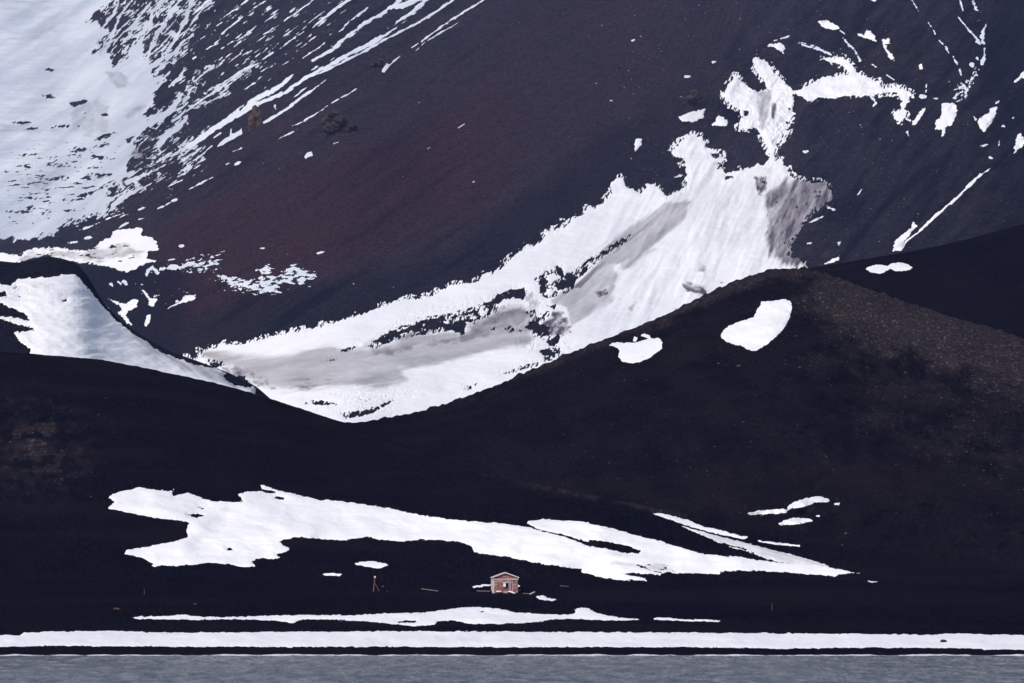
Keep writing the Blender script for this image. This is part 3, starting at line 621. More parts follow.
fl = [
 Ln('g 50,15 80,60 100,100', [.8, 1, 1], 1.2, -60, 5, 3), Ln('g 120,130 160,170 178,210', [1, 1.6, 1.6], 1.2, -60, 5, 3), Ln('g 205,225 225,270 235,288', [1.6, 2, .8], .9, -60, 5, 3), Ln('g 245,300 252,340 262,355', [2, 1.6, .6], 1, -70, 5, 3),
 Ln('g 235,-20 270,25 300,65 340,105 370,140', [1.4, 1.2, 1.5, 1.6, 2.6], 1, -50, 5, 3), Ln('g 410,35 395,65 385,110', [1, 3, 4], 1, 60, 5, 3), Ln('g 345,130 375,155', [3, 2], 1), Ln('g 385,140 400,150', [4, 2], 1), Ln('g 400,180 398,220 385,275', [1.6, 1.6, 4], .9, 80), Ln('g 320,280 330,295', [4, 2], .8), Ln('g 355,240 360,250', [2, 1.5], .6),
 Fl('g 290,370 330,310 390,280 340,400 290,480 250,520 195,500 230,400', .05, 3, 4, 55, 4, 3), Ln('g 245,430 270,415 290,440 285,490', [1, 3, 2, 2], 1.3, 60, 5, 3), Ln('g 5,480 30,480', [3, 3.5], 1), Ln('g 40,400 35,460', [1, 1.5], 1, 80), Ln('g 85,490 105,490', [1.5, 1], .6), Ln('g 465,525 490,505', [2, 1.5], .6), Ln('g 445,560 475,555', [4, 3], 1), Ln('g 515,660 525,665', [2, 2], .5), Ln('g 575,610 580,612', [1.3, 1.3], .3), Ln('g 335,605 350,625', [1.6, 1.6], .7),
 Ln('F 222,95 243,110', [1.6, 1], .7), Ln('F 232,118 250,140 268,155', [1, 2, 1.8], .9), Ln('F 268,155 282,182 286,192', [1.2, 2, 3], .8), Ln('F 318,198 340,212', [1.4, 1], .6), Ln('F 365,232 392,250', [1.6, 1.2], .7), Ln('F 430,405 436,425', [2.5, 1.6], .6), Ln('F 475,298 490,300', [3, 2], .9), Ln('F 490,270 492,290', [1, 1], .6),
 Ln('F 660,455 685,450', [1.6, 1.4], .7), Ln('F 718,440 716,456', [2, 1.6], .6), Ln('F 690,492 697,493', [3, 2], .6), Ln('F 318,300 335,320 325,332', [3, 2, 2], .9), Ln('F 90,130 150,147 190,170', [1.2, 1.3, 2], 1), Ln('F -5,145 30,140 48,148', [2.6, 2.6, 2.6], 1), Ln('F 20,128 70,112', [.8, 1.6], .9), Ln('F 110,472 118,475', [2, 2], .3),
 Ln('F 115,610 100,640 105,650', [1, 2, 1], 1), Ln('G 125,135 150,125 170,115', [2, 2.5, 1], .8), Ln('G 180,85 210,95', [2.5, 2.5], 1.2), Ln('G 118,200 135,197', [2, 2], .6), Ln('G 278,48 292,30', [1.6, 1], .4), Ln('F 590,-20 605,35', [1, 1.6], .8), Ln('F 635,0 645,30 665,42', [2, 1.5, 1.5], 1.2), Ln('F 440,-10 470,40', [.8, .9], .8),
 Fl('F 150,180 240,170 330,240 450,290 330,250 240,235', .42, 4, 5, 20, 6, 3), Fl('F 130,130 250,160 290,200 200,190', .55, 4, 5, 25, 6, 3),
 Ln('E 345,72 365,68', [2.6, 1.6], 1), Ln('E 266,115 278,115', [2, 2], .8), Ln('E 250,178 256,178', [1.2, 1.2], .3), Ln('E 635,350 645,347', [2, 2], .3), Ln('E 30,190 38,190', [1, 1], .3), Ln('E 230,428 258,420', [2, 2.4], .8), Ln('E 95,5 110,0', [2, 1.5], .8), Ln('E 95,370 100,368', [1, 1], .4),
 Ln('D 498,157 510,153', [2, 2], .5), Ln('D 225,40 230,38', [1, 1], .3), Ln('E 615,10 700,40 745,60', [1.2, 1.5, 2], 1.2, -20),
 Fl('B 470,215 620,160 700,170 640,240 800,240 800,300 640,260 560,230 440,240', .36, 8, 5, 15, 6, 2.6), Fl('B 330,250 480,250 640,290 600,330 480,340', .56, 6, 5, 20, 6, 3),
 Fl('C -30,215 60,180 135,165 120,215 20,225', .10, 5, 5, 10, 8, 2.6), Fl('C 100,232 135,235 245,255 245,210 290,205 300,245 330,220 355,208 425,238 375,270 310,262 310,290 240,292 180,280 120,250', -.12, 3, 5, 5, 7, 2.6), Ln('C 325,222 355,215 400,237 420,238', [2, 4, 2, 2.5], 1.3, -10, 6, 2.4), Ln('C 245,285 275,280 305,288', [2, 3.5, 1.6], 1, 0, 6, 2.4), Ln('C 235,220 275,215', [1, 2.5], 1), Ln('C -40,340 C 0,318 20,302 55,297', [.5, 1.6, 3, 1.6], 1), Ln('C 0,212 25,200 45,198', [2, 3.6, 2], 1),
 Ln('C 430,168 445,164', [2.5, 2], 1.2), Ln('C 250,152 260,150', [1, 1], .4), Ln('C 0,145 10,142', [2, 2], .4), Ln('C 535,262 540,262', [1, 1], .3),
 Ln('B 150,225 170,238 198,250', [2, 3.4, 2], 1, -25, 7, 3), Ln('B 340,260 352,270', [2.4, 2.4], .9), Ln('B 368,255 375,262', [2, 2], .6), Ln('B 385,255 395,265', [3, 3], .9), Ln('B 315,320 340,340', [2, 2], 1),
 Ln('B 370,88 390,75 400,72', [1.4, 2, 1.4], .6), Ln('B 425,32 450,25', [1.2, 1.6], .5), Ln('B 490,28 515,17', [1.4, 1], .5), Ln('B 430,62 450,58', [1, 1.4], .7), Ln('B 455,235 460,220 475,212 490,228', [2, 4, 3, 3], 1), Ln('B 560,145 568,143', [2.6, 2.6], .5), Ln('B 585,205 600,195', [3, 3], 1), Ln('B 500,215 548,208', [3, 4], 1.4, 10, 6, 3), Ln('B 520,190 550,182', [1, 1], .7), Ln('B 260,120 285,118', [3, 3.4], 1), Ln('B 210,135 245,130', [2, 2], 1), Ln('B 245,95 290,80', [1.5, 2], 1),
 Ln('A 680,455 720,430', [3, 3], 1) if False else Ln('A 725,512 748,502', [1.2, 1.6], .4), Ln('A 585,590 620,572 660,552', [.9, 1.6, .9], .7), Ln('A 490,650 545,622', [1.2, 1.1], .6), Ln('A 535,626 548,620', [2, 1.5], .4), Ln('A 370,677 400,665', [1, 1.5], .5), Ln('A 425,655 452,645', [1.8, 1.3], .5), Ln('A 480,568 505,560', [1.6, 1.2], .6), Ln('A 520,582 566,560', [1.2, 1.6], .6), Ln('A 730,470 755,460', [.7, .8], .5),
 Ln('A 600,185 608,178', [2, 1.6], .4), Ln('A 690,300 705,288', [2, 1.5], .5), Ln('A 765,275 797,255', [1.2, 1.6], .6), Ln('A 680,205 700,190', [1.4, 1], .5), Ln('A 690,108 700,95 720,80 757,50', [2, 1.2, 1.2, .8], .6), Ln('A 660,90 690,70', [.8, .6], .5), Ln('A 750,15 775,-5', [1.5, 1.5], .6), Ln('A 600,45 650,0 680,-25', [2, 2.6, 2.6], 1.2, 42),
 Ln('H 222,394 270,372 325,338', [1.2, 1.6, 1], .6), Ln('H 183,432 243,402', [1, 1.4], .5), Ln('H 325,335 400,290', [.6, 1.1], .8), Ln('H 380,306 438,268', [.8, .5], .8), Ln('H 200,140 260,100', [1.8, 1.3], .7), Ln('H 130,188 182,152', [1.6, 1.6], .7), Ln('H 0,266 60,225 120,198', [1.4, 2, 1.2], .8), Ln('H 20,270 60,240', [1, 1], .6), Ln('d 575,305 600,285 628,265', [1, 2, 1.2], .6), Ln('A 640,155 655,145 670,140', [.9, 1.2, .8], .5), Ln('H 0,195 22,183', [1, 1.2], .6), Ln('H 25,138 70,118', [.6, .9], .7), Ln('H 78,112 112,82', [.8, 1], .7), Ln('H 0,110 20,95', [1.5, 1.5], .6), Ln('H 30,88 72,52', [1, 1.4], .7), Ln('H 95,32 148,0', [.8, 1.3], .7), Ln('H 135,108 185,78', [1, .7], .7), Ln('H 190,73 240,38 290,0', [.8, 1.4, 1.2], .7), Ln('H 0,62 60,22 90,0', [.8, .8, 1.2], .8), Ln('H 80,278 130,238', [1.2, 1.2], 1.3), Ln('H 255,183 300,153 330,130', [.8, 1, .6], .9), Ln('H 370,100 400,70 460,25', [1.4, 1, 2], 1.2), Ln('H 0,300 22,290', [1.5, 1.5], .8),
 Ln('H 45,515 65,505', [1.4, 1.6], .3), Ln('H 40,472 72,460', [.8, .8], .3), Ln('H 348,450 367,442', [.9, 1], .3), Ln('H 733,402 765,384', [1.2, .8], .4), Ln('H 640,465 655,458', [.7, .7], .4), Ln('H 170,328 172,340', [1.4, 1.4], .5), Ln('H 385,390 380,405 372,415', [1.4, 1.2, .8], .5), Ln('H 20,512 30,508', [1, .8], .3),
 Fl('H 0,-20 400,-20 440,60 240,210 0,330', .50, 16, 5, 36, 17, 1.9), Fl('A 420,440 700,420 640,560 400,640', .50, 12, 5, 33, 15, 1.9), Fl('A 480,180 700,0 800,-20 790,300 560,360', .58, 12, 5, 38, 17, 1.9),
 Fl('E 0,-120 400,-120 480,60 200,330 60,300 0,200', 1.22, 12, 5, 30, 3, 2.2), Fl('F 80,290 300,310 200,480 80,420', 1.12, 12, 5, 30, 3, 2.2), Fl('C 170,20 795,20 795,290 170,260', 1.5, 12, 5, 30, 3, 2),
]
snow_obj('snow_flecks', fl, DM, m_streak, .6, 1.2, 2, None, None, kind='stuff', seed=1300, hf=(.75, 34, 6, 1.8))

# --- mound on the left
mo = [A('B -60,262 0,262 30,268 60,250 100,245 150,245 180,240 205,235 235,235 255,255 270,275 300,310 330,345 370,385 410,415 450,440 490,470 530,490 570,500 600,515 660,520 700,540 760,575 795,590 795,640 600,600 400,560 95,500 95,478 90,465 55,435 45,415 105,408 100,400 60,390 0,372 -60,365 -60,358 0,362 60,372 92,378 80,360 30,335 0,322 -60,318', 1.4, 30, 9, 5),
      Sb('B -10,288 15,288 25,300 0,305 -10,305', .6, 0, 6, 3), Sb('B 192,315 208,313 206,320 196,321', .3), Sb('B 620,508 650,498 690,503 697,518 660,525 630,520', .6), Sb('B 695,545 730,535 775,560 780,585 730,580 700,565', 1.2), Pit('B -20,270 60,250 100,300 0,330', .6, 5, 4, 15, 9, 3)]
md = [(T('B 375,385 450,430 530,490 690,545 795,600 690,575 560,530 450,470'), .42, 5, -35, 40, 5, .5), (T('B 560,495 700,520 795,560 795,600 640,560'), .35, 6, -20, 10, 6, .6), (T('B 80,262 150,262 165,278 100,282'), .16, 5, 0, 8, 6, .6), (T('B 280,300 400,450 560,530 500,530 350,440'), .12, 8, -40, 40, 4, .8), (T('B 60,280 400,500 300,500 100,420'), .06, 30, -30, 40, 6, 1.2)]
snow_obj('snowfield', mo, D4, m_fsnow, .6, 1.6, 5, 'smooth grey-white snow slope lying on the dark mound at the left', 'snowfield', dirt_shades=md, seed=1500, hf=(1.1, 30, 6, 2.2), relief=lambda X, Y: 1.0 * fbm(X / 30, Y / 12, 3, 80))

# --- near patches
near = [
 (D3, 'snow_patch', 'pair of touching oval snow patches on the dark ridge at the right', [A('G 303,275 318,268 340,263 362,265 384,272 368,284 352,291 335,291 315,285', .6, 0, 6, 4), A('G 368,272 378,262 395,258 412,257 432,262 448,273 440,279 415,283 392,282', .6, 0, 6, 4)], ()),
 (D2, 'snow_patch', 'isolated bean-shaped snow patch high on the gravel ridge', [A('L 482,345 490,325 515,305 535,295 580,280 612,270 622,255 630,235 640,225 645,208 690,205 740,198 762,203 768,235 755,280 735,315 700,350 665,382 640,395 620,405 590,400 570,385 550,380 510,370 488,355', .7, 20, 5, 4)], ()),
 (D2, 'snow_patch', 'rounded snow patch with an arched rim, left of the bean-shaped one', [A('L 38,382 50,372 75,370 120,372 150,368 190,355 235,352 250,370 248,395 210,425 160,450 120,453 85,445 72,425 78,400 60,388', .6, 10, 5, 4), A('L 130,368 135,348 155,338 178,334 200,345 207,356 185,352 170,346 152,352 142,366', .5, 10, 4, 3), Sb('L 146,362 160,352 180,352 176,360 160,366', .4)], ()),
 (D2, 'snow_patch', 'jagged sliver of snow on the dark slope to the right, upper of two', [A('K 478,165 500,158 530,155 590,150 603,153 605,145 620,130 660,118 700,112 735,122 730,130 690,130 650,145 612,150 600,163 560,166 490,168', .8, 15, 6, 3), A('K 745,132 765,133 762,139 750,139', .5)], ()),
 (D2, 'snow_patch', 'jagged sliver of snow on the dark slope to the right, lower of two', [A('K 575,195 610,180 650,178 682,182 680,188 630,198 585,200', .7, 10, 6, 3), A('K 692,170 703,170 702,174 693,174', .3)], ()),
 (D1, 'snow_patch', 'hairline strip of snow right of the snow tongue', [A('K 515,247 550,251 600,256 642,262 642,266 580,261 520,252', .25, 0, 6, 3)], ()),
 (D1, 'snow_tongue', 'narrow snow tongue above the tail of the big patch, pointing down right', [A('K 192,163 240,168 300,185 350,205 400,215 450,230 485,235 475,243 430,235 370,222 310,205 250,185 210,172', .6, -20, 8, 3), A('K 283,203 340,219 400,235 480,256 560,276 640,297 715,318 733,325 728,330 680,327 600,317 540,303 480,280 430,268 350,234 300,213', .6, -15, 8, 3), Sb('K 400,250 430,262 470,270 500,285 450,270 412,262', .4, -15, 8, 3)],
  [(T('K 283,200 400,235 560,272 735,320 735,332 680,330 600,318 520,296 480,275 420,262 350,240'), .36, 3, -17, 40, 3, .4)]),
 (D1, 'snow_patch', 'oval snow patch just above the leaning post', [A('J 42,318 60,313 100,310 140,318 148,323 125,331 112,333 95,330 70,325', .3)], ()),
 (D1, 'snow_patch', 'small flat snow patch left of the oval one above the post', [A('I 710,350 740,346 772,350 765,356 720,355', .3)], ()),
 (D1, 'snow_patch', 'small bent snow patch right of the hut', [A('J 600,420 607,416 622,415 640,424 662,428 655,432 630,431 610,427', .3)], ()),
 (D1, 'snow_patch', 'narrow snow drift passing behind the hut', [A('Q 28,352 60,332 150,320 270,308 400,300 520,305 635,330 640,345 560,352 450,348 270,330 150,344 50,360', .15, 0, 4, 3)], ()),
 (D1, 'snow_patch', 'thin dashed strip of snow right of the long shore strip', [A('K 190,486 205,483 240,483 290,490 340,488 400,492 395,496 300,494 200,490', .25, 0, 8, 3)], ()),
 (D1, 'snow_patch', 'tiny snow dash at the right tip of the big patch', [A('K 845,370 880,372 895,374 880,377 850,374', .4, 0, 5, 2), A('K 800,505 840,505 838,508 805,508', .3, 0, 5, 2)] if False else [A('K 848,371 872,372 885,374 866,376', .3, 0, 5, 2)], ()),
 (D1, 'snow_strip', 'long thin wavy strip of snow between the hut and the beach', [A('I 130,484 150,480 180,480 240,478 290,474 330,480 400,482 480,480 560,477 650,475 764,476 J 20,477 60,475 150,470 260,468 330,458 400,450 480,455 540,468 620,472 700,475 720,470 722,462 714,458 740,452 765,456 K 0,460 30,472 90,483 150,487 152,491 60,492 0,490 J 700,487 640,490 600,498 520,502 400,503 350,492 300,495 290,505 230,510 150,502 80,495 0,492 I 784,490 700,489 650,489 620,500 560,492 440,488 340,490 200,488 140,488', .45, 0, 9, 4), Sb('J 172,495 200,492 235,494 230,499 180,499', .3), Sb('J 425,464 440,462 448,465 435,467', .2)], ()),
 (D1, 'snowfield', 'biggest low snow patch, spread across the black slope above the hut', [A('I 55,120 60,110 100,95 155,85 200,92 250,95 255,110 300,100 345,118 380,128 440,130 470,125 455,108 480,98 530,95 525,82 520,75 575,93 600,100 650,110 700,122 784,128 J 20,131 40,132 80,138 130,145 180,155 250,170 320,180 400,188 460,192 520,198 560,203 600,212 575,195 577,188 620,182 680,186 760,191 K 0,197 50,205 120,225 200,245 280,270 350,288 420,295 460,297 500,305 580,315 680,320 760,335 825,348 760,350 755,357 700,352 600,345 520,340 440,340 400,343 395,350 300,348 230,345 215,353 100,345 110,352 170,362 175,372 130,368 85,368 40,360 0,352 J 740,345 740,335 680,328 600,315 520,298 440,288 410,283 405,265 360,250 300,245 240,245 180,250 120,245 85,235 40,243 0,247 I 720,243 650,238 610,240 580,250 590,262 612,270 600,282 570,290 582,300 560,305 520,302 490,310 508,325 480,330 420,320 370,315 310,322 250,325 200,322 160,300 105,288 110,278 180,265 230,255 290,242 300,235 295,215 305,195 270,185 220,180 160,170 110,160 70,152 55,148 75,130 62,118', .9, 0, 9, 4),
   Sb('I 562,115 575,112 595,115 592,122 570,122', .4), Sb('I 527,90 575,98 560,105 530,98', .4), Sb('J 590,208 650,222 700,234 760,252 K 0,245 60,252 120,265 155,278 150,287 100,285 50,272 0,265 J 700,240 650,226 600,214', .7, -15, 8, 3), Sb('I 300,168 330,165 350,172 320,178', .9, 0, 4, 2), Sb('I 330,145 352,148 345,152', .6, 0, 4, 2), Sb('I 418,272 430,270 440,275 425,279', .3, 0, 4, 2), Sb('I 355,118 365,118 360,124', .3), Pit('K 140,315 240,330 270,345 200,348 150,335', .1, 3, 5, -8, 12, 2),
   A('I 185,322 215,315 222,322 200,328', .5, 0, 4, 2), Fl('I 50,100 120,80 300,85 350,120 350,175 200,190 60,160', .55, 6, 4, 5, 9, 3)],
  [(T('K 60,312 230,325 265,342 150,340 60,325'), .28, 3, -5, 30, 3, .5), (T('K 0,270 60,280 140,295 60,300 0,290'), .10, 3, -5, 30, 3, .5)]),
]
def und2(X, Y): return .25 * fbm(X / 26, Y / 8, 3, 81)
for k, (D, nm, lab, ops, dd) in enumerate(near):
    grp = 'separate snow patches on the black slope' if nm == 'snow_patch' else None
    snow_obj(nm, ops, D, m_snow, .08, .32, 3, lab, nm.replace('_', ' '), grp, dirt_shades=dd, seed=2000 + k * 31, relief=und2, hf=(.8, 0, 4.5, 1.5))
# snow bank along the beach
bt = [(-690, 633.5), (-300, 633), (-20, 634), (0, 634), (20, 634.5), (24, 631.8), (60, 630.8), (110, 629.8), (135, 631), (165, 632), (300, 631), (400, 630.5), (520, 631), (700, 632), (850, 633), (925, 634), (960, 633), (1024, 634.5), (1300, 634), (1700, 633)]
bt = [(x, y + 1.1) for x, y in bt]
bb_ = [(1700, 649), (1300, 649), (1024, 649.8), (985, 650), (975, 648.8), (870, 647.8), (780, 649), (700, 647.6), (600, 647.3), (500, 647.6), (400, 647.2), (260, 647.3), (100, 646.5), (45, 646), (35, 646.8), (0, 646.8), (-300, 647), (-690, 647)]
snow_obj('snow_bank', [('add', np.array(bt + bb_, float), .8, 0, 14, 3)], D1, m_snow, .1, .4, 3, 'long snow bank running the whole width of the beach above the water', 'snow bank', seed=2600, relief=und2, hf=(.7, 0, 6, 1.6))

# ------------------------------------------------------------------ water
def water():
    m, nt, b = M('sea_water'); g = N(nt); oc = g.obj()
    n = g.noise(g.mapping(oc, (1, .35, 1)), 1.1, 4, .6); n2 = g.noise(g.mapping(oc, (0.32, .040, 1)), 1.0, 6, .75)
    g.l(g.mix(g.map(n2, .40, .60, 0, 1), (0.070, 0.072, 0.070), (0.245, 0.222, 0.225)), b.inputs['Base Color'])  # pale and dark mottling painted in for reflections on the waves
    b.inputs['Roughness'].default_value = .2; b.inputs['IOR'].default_value = 1.33
    g.l(g.bump(n, .5, 1), b.inputs['Normal'])
    x = np.concatenate([np.arange(-420, -112, 4.), np.arange(-112, 112, .32), np.arange(112, 420, 4.)])
    y = np.concatenate([np.arange(-300, 560, 20.), np.arange(560, 904, .75)])
    X, Y = np.meshgrid(x, y)
    Z = .20 * fbm(X / 4, Y / 3.2, 4, 201) + .30 * fbm(X / 13, Y / 8, 3, 205) + .16 * np.abs(fbm(X / 1.6, Y / 1.4, 2, 207))
    Z *= sst(903, 865, Y) * .92 + .08
    Z = Z - 0.0
    o = new_mesh('water', np.stack([X, Y, Z], -1).reshape(-1, 3), [grid_faces(*X.shape)], m); tag(o, kind='structure')
    # seabed and far open sea behind the viewer
    o = new_mesh('seabed', np.array([(-3000, -4000, -6), (3000, -4000, -6), (3000, 1500, -6), (-3000, 1500, -6)]), [np.array([[0, 1, 2, 3]])], m_sand, cols={'gravel': np.zeros(4)}); tag(o, kind='structure')
    # foam line
    mf = mat_plain('foam', (.50, .54, .60), (.80, .82, .86), .6, .8, .02)
    x = np.arange(-380, 380, .3); e = 891.0 + 2.0 * fbm(x / 14, x * 0, 4, 211); w = np.maximum(.15, 5.0 + 13 * fbm(x / 9, x * 0 + 4, 4, 213))
    t = np.linspace(0, 1, 7)
    X = np.broadcast_to(x, (7, len(x))); Y = e - w * (1 - t[:, None]); Z = .04 + .24 * np.sin(np.pi * t)[:, None] * np.clip(w / 8, 0, 1.5) + .04 * fbm(X / 1.1, Y / 1.1, 3, 215) + 0.03
    o = new_mesh('surf_foam', np.stack([X, Y, Z], -1).reshape(-1, 3), [grid_faces(7, len(x))], mf); tag(o, kind='stuff')
water()

# ------------------------------------------------------------------ small solid things
import bmesh
def bm_obj(name, bm, mat, parent=None, smooth_=False):
    me = bpy.data.meshes.new(name); bm.to_mesh(me); bm.free(); me.materials.append(mat)
    if smooth_:
        for p in me.polygons: p.use_smooth = True
    o = bpy.data.objects.new(name, me); COL.objects.link(o)
    if parent: o.parent = parent
    return o
def box(bm, x0, x1, y0, y1, z0, z1, jit=0):
    vs = [bm.verts.new((x + random.uniform(-jit, jit), y + random.uniform(-jit, jit), z + random.uniform(-jit, jit))) for z in (z0, z1) for (x, y) in ((x0, y0), (x1, y0), (x1, y1), (x0, y1))]
    for f in ((0, 3, 2, 1), (4, 5, 6, 7), (0, 1, 5, 4), (1, 2, 6, 5), (2, 3, 7, 6), (3, 0, 4, 7)): bm.faces.new([vs[i] for i in f])
def prism(bm, pts, y0, y1):
    a = [bm.verts.new((x, y0, z)) for x, z in pts]; b = [bm.verts.new((x, y1, z)) for x, z in pts]
    bm.faces.new(a); bm.faces.new(b[::-1])
    for i in range(len(pts)):
        j = (i + 1) % len(pts); bm.faces.new((a[j], a[i], b[i], b[j]))
def gp(px, py, D=D1, dz=0):
    p = P3(px, py, D(np.array(float(px)), np.array(float(py)))); return (float(p[0]), float(p[1]), float(p[2]) + dz)
MPP = lambda D: D / F

def rockmesh(bm, c, r, sd, sub=2):
    rs = np.random.RandomState(sd)
    res = bmesh.ops.create_icosphere(bm, subdivisions=sub, radius=1)
    off = rs.uniform(-9, 9, 3)
    for v in res['verts']:
        p = np.array(v.co); n = 1 + .35 * float(gnoise(p[0] * 1.3 + off[0] + p[2], p[1] * 1.3 + off[1] - p[2], sd)) + .15 * float(gnoise(p[0] * 3 + off[2], p[2] * 3 + p[1] * 3, sd + 1))
        p = p * n; v.co = (c[0] + p[0] * r[0], c[1] + p[1] * r[1], c[2] + p[2] * r[2])
m_orock = mat_plain('orange_stone', (.07, .036, .026), (.15, .078, .05), 2.5, .9, .05)
m_drock = mat_plain('dark_stone', (.010, .010, .014), (.035, .032, .040), 2.5, .9, .05)
m_prock = mat_plain('pale_stone', (.07, .07, .085), (.16, .155, .175), 2.5, .9, .05)
m_crag = mat_plain('ochre_crag', (.025, .018, .018), (.09, .055, .040), .22, .95, .8, (.14, .085, .055))
m_crag2 = mat_plain('brown_crag', (.016, .013, .018), (.040, .028, .030), .28, .95, .8, (.075, .050, .042))

def one_rock(name, px, py, D, w, h, mat, label, cat, group=None, sd=1, deep=None):
    x, y, z = gp(px, py, D)
    k = y / F; bm = bmesh.new(); rockmesh(bm, (0, 0, h * k * .3), (w * k / 2, (deep or w) * k / 2, h * k * .6), sd)
    o = bm_obj(name, bm, mat, None, False); o.location = (x, y, z); tag(o, label, cat, group); return o
one_rock('rock', 943.3, 643, D1, 7, 4.2, m_drock, 'dark lone boulder sitting on the beach snow near the right edge', 'rock', sd=4)
one_rock('rock', 116.5, 609.5, D1, 7, 2, m_orock, 'flat rusty stone on black sand near the lower left', 'rock', 'rusty stones on the black sand', 5)
one_rock('rock', 195, 604.5, D1, 3, 1.6, m_orock, 'small rusty stone in the sand above the left end of the shore strip', 'rock', 'rusty stones on the black sand', 6)
one_rock('rock', 845.7, 534, D1, 3, 2, m_orock, 'rusty stone on the dark slope right of the jagged snow slivers, upper one', 'rock', 'rusty stones on the black sand', 7)
one_rock('rock', 842, 545.5, D1, 2, 1.4, m_orock, 'smaller rusty stone just below the upper one on the right', 'rock', 'rusty stones on the black sand', 8)
crest = [(746, 283, 3.2, 'topmost of the boulders on the ridge line near the summit'), (717.5, 297.5, 3.4, 'boulder on the ridge line midway between summit and saddle'), (664, 322, 2.6, 'small boulder on the ridge line above the rounded snow patch'), (626, 337, 3.2, 'boulder on the ridge line, left of the rounded snow patch')]
for i, (a, b_, s, lab) in enumerate(crest):
    one_rock('boulder', a, float(c2(a)) + .8, D2, s, s * .7, m_drock, 'dark ' + lab, 'boulder', 'boulders on the ridge line', 20 + i)
big = [(933, 345.5, 5, 3.2, m_drock, 'largest dark boulder on the brown gravel ridge at the right'), (837, 316.5, 3.6, 2.6, m_orock, 'orange boulder on the gravel ridge, farthest left of its kind'), (927.5, 331.5, 3.6, 2, m_orock, 'orange slab on the gravel just above the largest boulder'),
       (945.5, 337.5, 3, 2, m_orock, 'orange boulder right of the largest boulder'), (940, 348.5, 2.6, 2, m_orock, 'small orange boulder directly below right of the largest boulder'), (941.5, 358, 3.4, 2, m_orock, 'orange boulder lowest of those around the largest boulder'),
       (883, 321, 1.8, 1.4, m_orock, 'tiny orange stone in the middle of the gravel ridge'), (864, 318.5, 2.4, 1.6, m_orock, 'low orange stone between the leftmost and the middle ones')]
for i, (a, b_, w, h, mt, lab) in enumerate(big):
    one_rock('boulder', a, b_, D2, w, h, mt, lab, 'boulder', 'boulders on the gravel ridge', 40 + i)

def stones(name, n, region, D, sz, mats, seed):
    """uncountable stones strewn on the gravel, as one mass"""
    rs = np.random.RandomState(seed); V = []; Fc = []; mi = []
    base = np.array([(1, 0, 0), (-1, 0, 0), (0, 1, 0), (0, -1, 0), (0, 0, 1), (0, 0, -.6)], float)
    fs = [(0, 2, 4), (2, 1, 4), (1, 3, 4), (3, 0, 4), (2, 0, 5), (1, 2, 5), (3, 1, 5), (0, 3, 5)]
    k = 0
    while k < n:
        px = rs.uniform(region[0], region[2]); py = rs.uniform(region[1], region[3])
        if not region[4](px, py, rs): continue
        p = P3(px, py, D(np.array(px), np.array(py))); s = sz * rs.lognormal(0, .45) * p[1] / F
        b = base * rs.uniform(.6, 1.4, (6, 1)) * s; a = rs.uniform(0, 6.28)
        b = np.stack([b[:, 0] * math.cos(a) - b[:, 1] * math.sin(a), b[:, 0] * math.sin(a) + b[:, 1] * math.cos(a), b[:, 2] * .7], -1)
        V.append(b + p + [0, 0, s * .15]); Fc += [(i + 6 * k, j + 6 * k, l + 6 * k) for i, j, l in fs]; mi += [rs.choice(len(mats), p=[.62, .28, .10])] * 8; k += 1
    o = new_mesh(name, np.concatenate(V), [np.array(Fc)], None, smooth_=False)
    for m in mats: o.data.materials.append(m)
    o.data.polygons.foreach_set('material_index', np.array(mi, np.int32)); tag(o, kind='stuff')
def rg2(px, py, rs):
    d = py - float(c2(px)); return d > 1 and rs.rand() < float(g2(np.array(px), np.array(py)))
def rg1(px, py, rs): return py > float(c1(px)) + 2 and rs.rand() < float(g1(np.array(px), np.array(py))) + .01
stones('loose_stones', 2600, (560, 268, 1100, 520, rg2), D2, .55, [m_drock, m_prock, m_orock], 3)
stones('loose_stones', 260, (-60, 360, 140, 560, rg1), D1, .5, [m_drock, m_prock, m_orock], 4)

m_ice = mat_plain('old_snow_scrap', (.30, .31, .36), (.62, .64, .72), 1.5, .8, .02)
def rgm(px, py, rs):
    if float(c2(px)) < py + 3 or float(c3(px)) < py + 3 and px > 780: return False
    w_ = .10 + .9 * float(sst(520, 680, px)) * float(sst(1040, 900, px)); w_ *= .25 + .75 * float(sst(-.1, .5, fbm(np.array(px / 45), np.array(py / 30), 3, 611)))
    return rs.rand() < w_
stones('loose_stones', 1500, (250, -10, 1040, 300, rgm), DM, .42, [m_prock, m_ice, m_orock], 6)
stones('loose_stones', 700, (60, -10, 1040, 330, lambda px, py, rs: rgm(px, py, rs) or rs.rand() < .25), DM, .5, [m_drock, m_drock, m_prock], 8)
for i, (a, b_, w_, h_, lab) in enumerate([(450, 148.5, 6, 2.6, 'largest dark rock lying alone on the reddish flank'), (457.5, 152.5, 3.2, 2, 'smaller dark rock just below the largest one on the reddish flank'), (423, 187.5, 3.4, 2, 'dark rock lowest on the reddish flank')]):
    one_rock('rock', a, b_, DM, w_, h_, m_drock, lab, 'rock', 'dark rocks on the reddish flank', 80 + i)
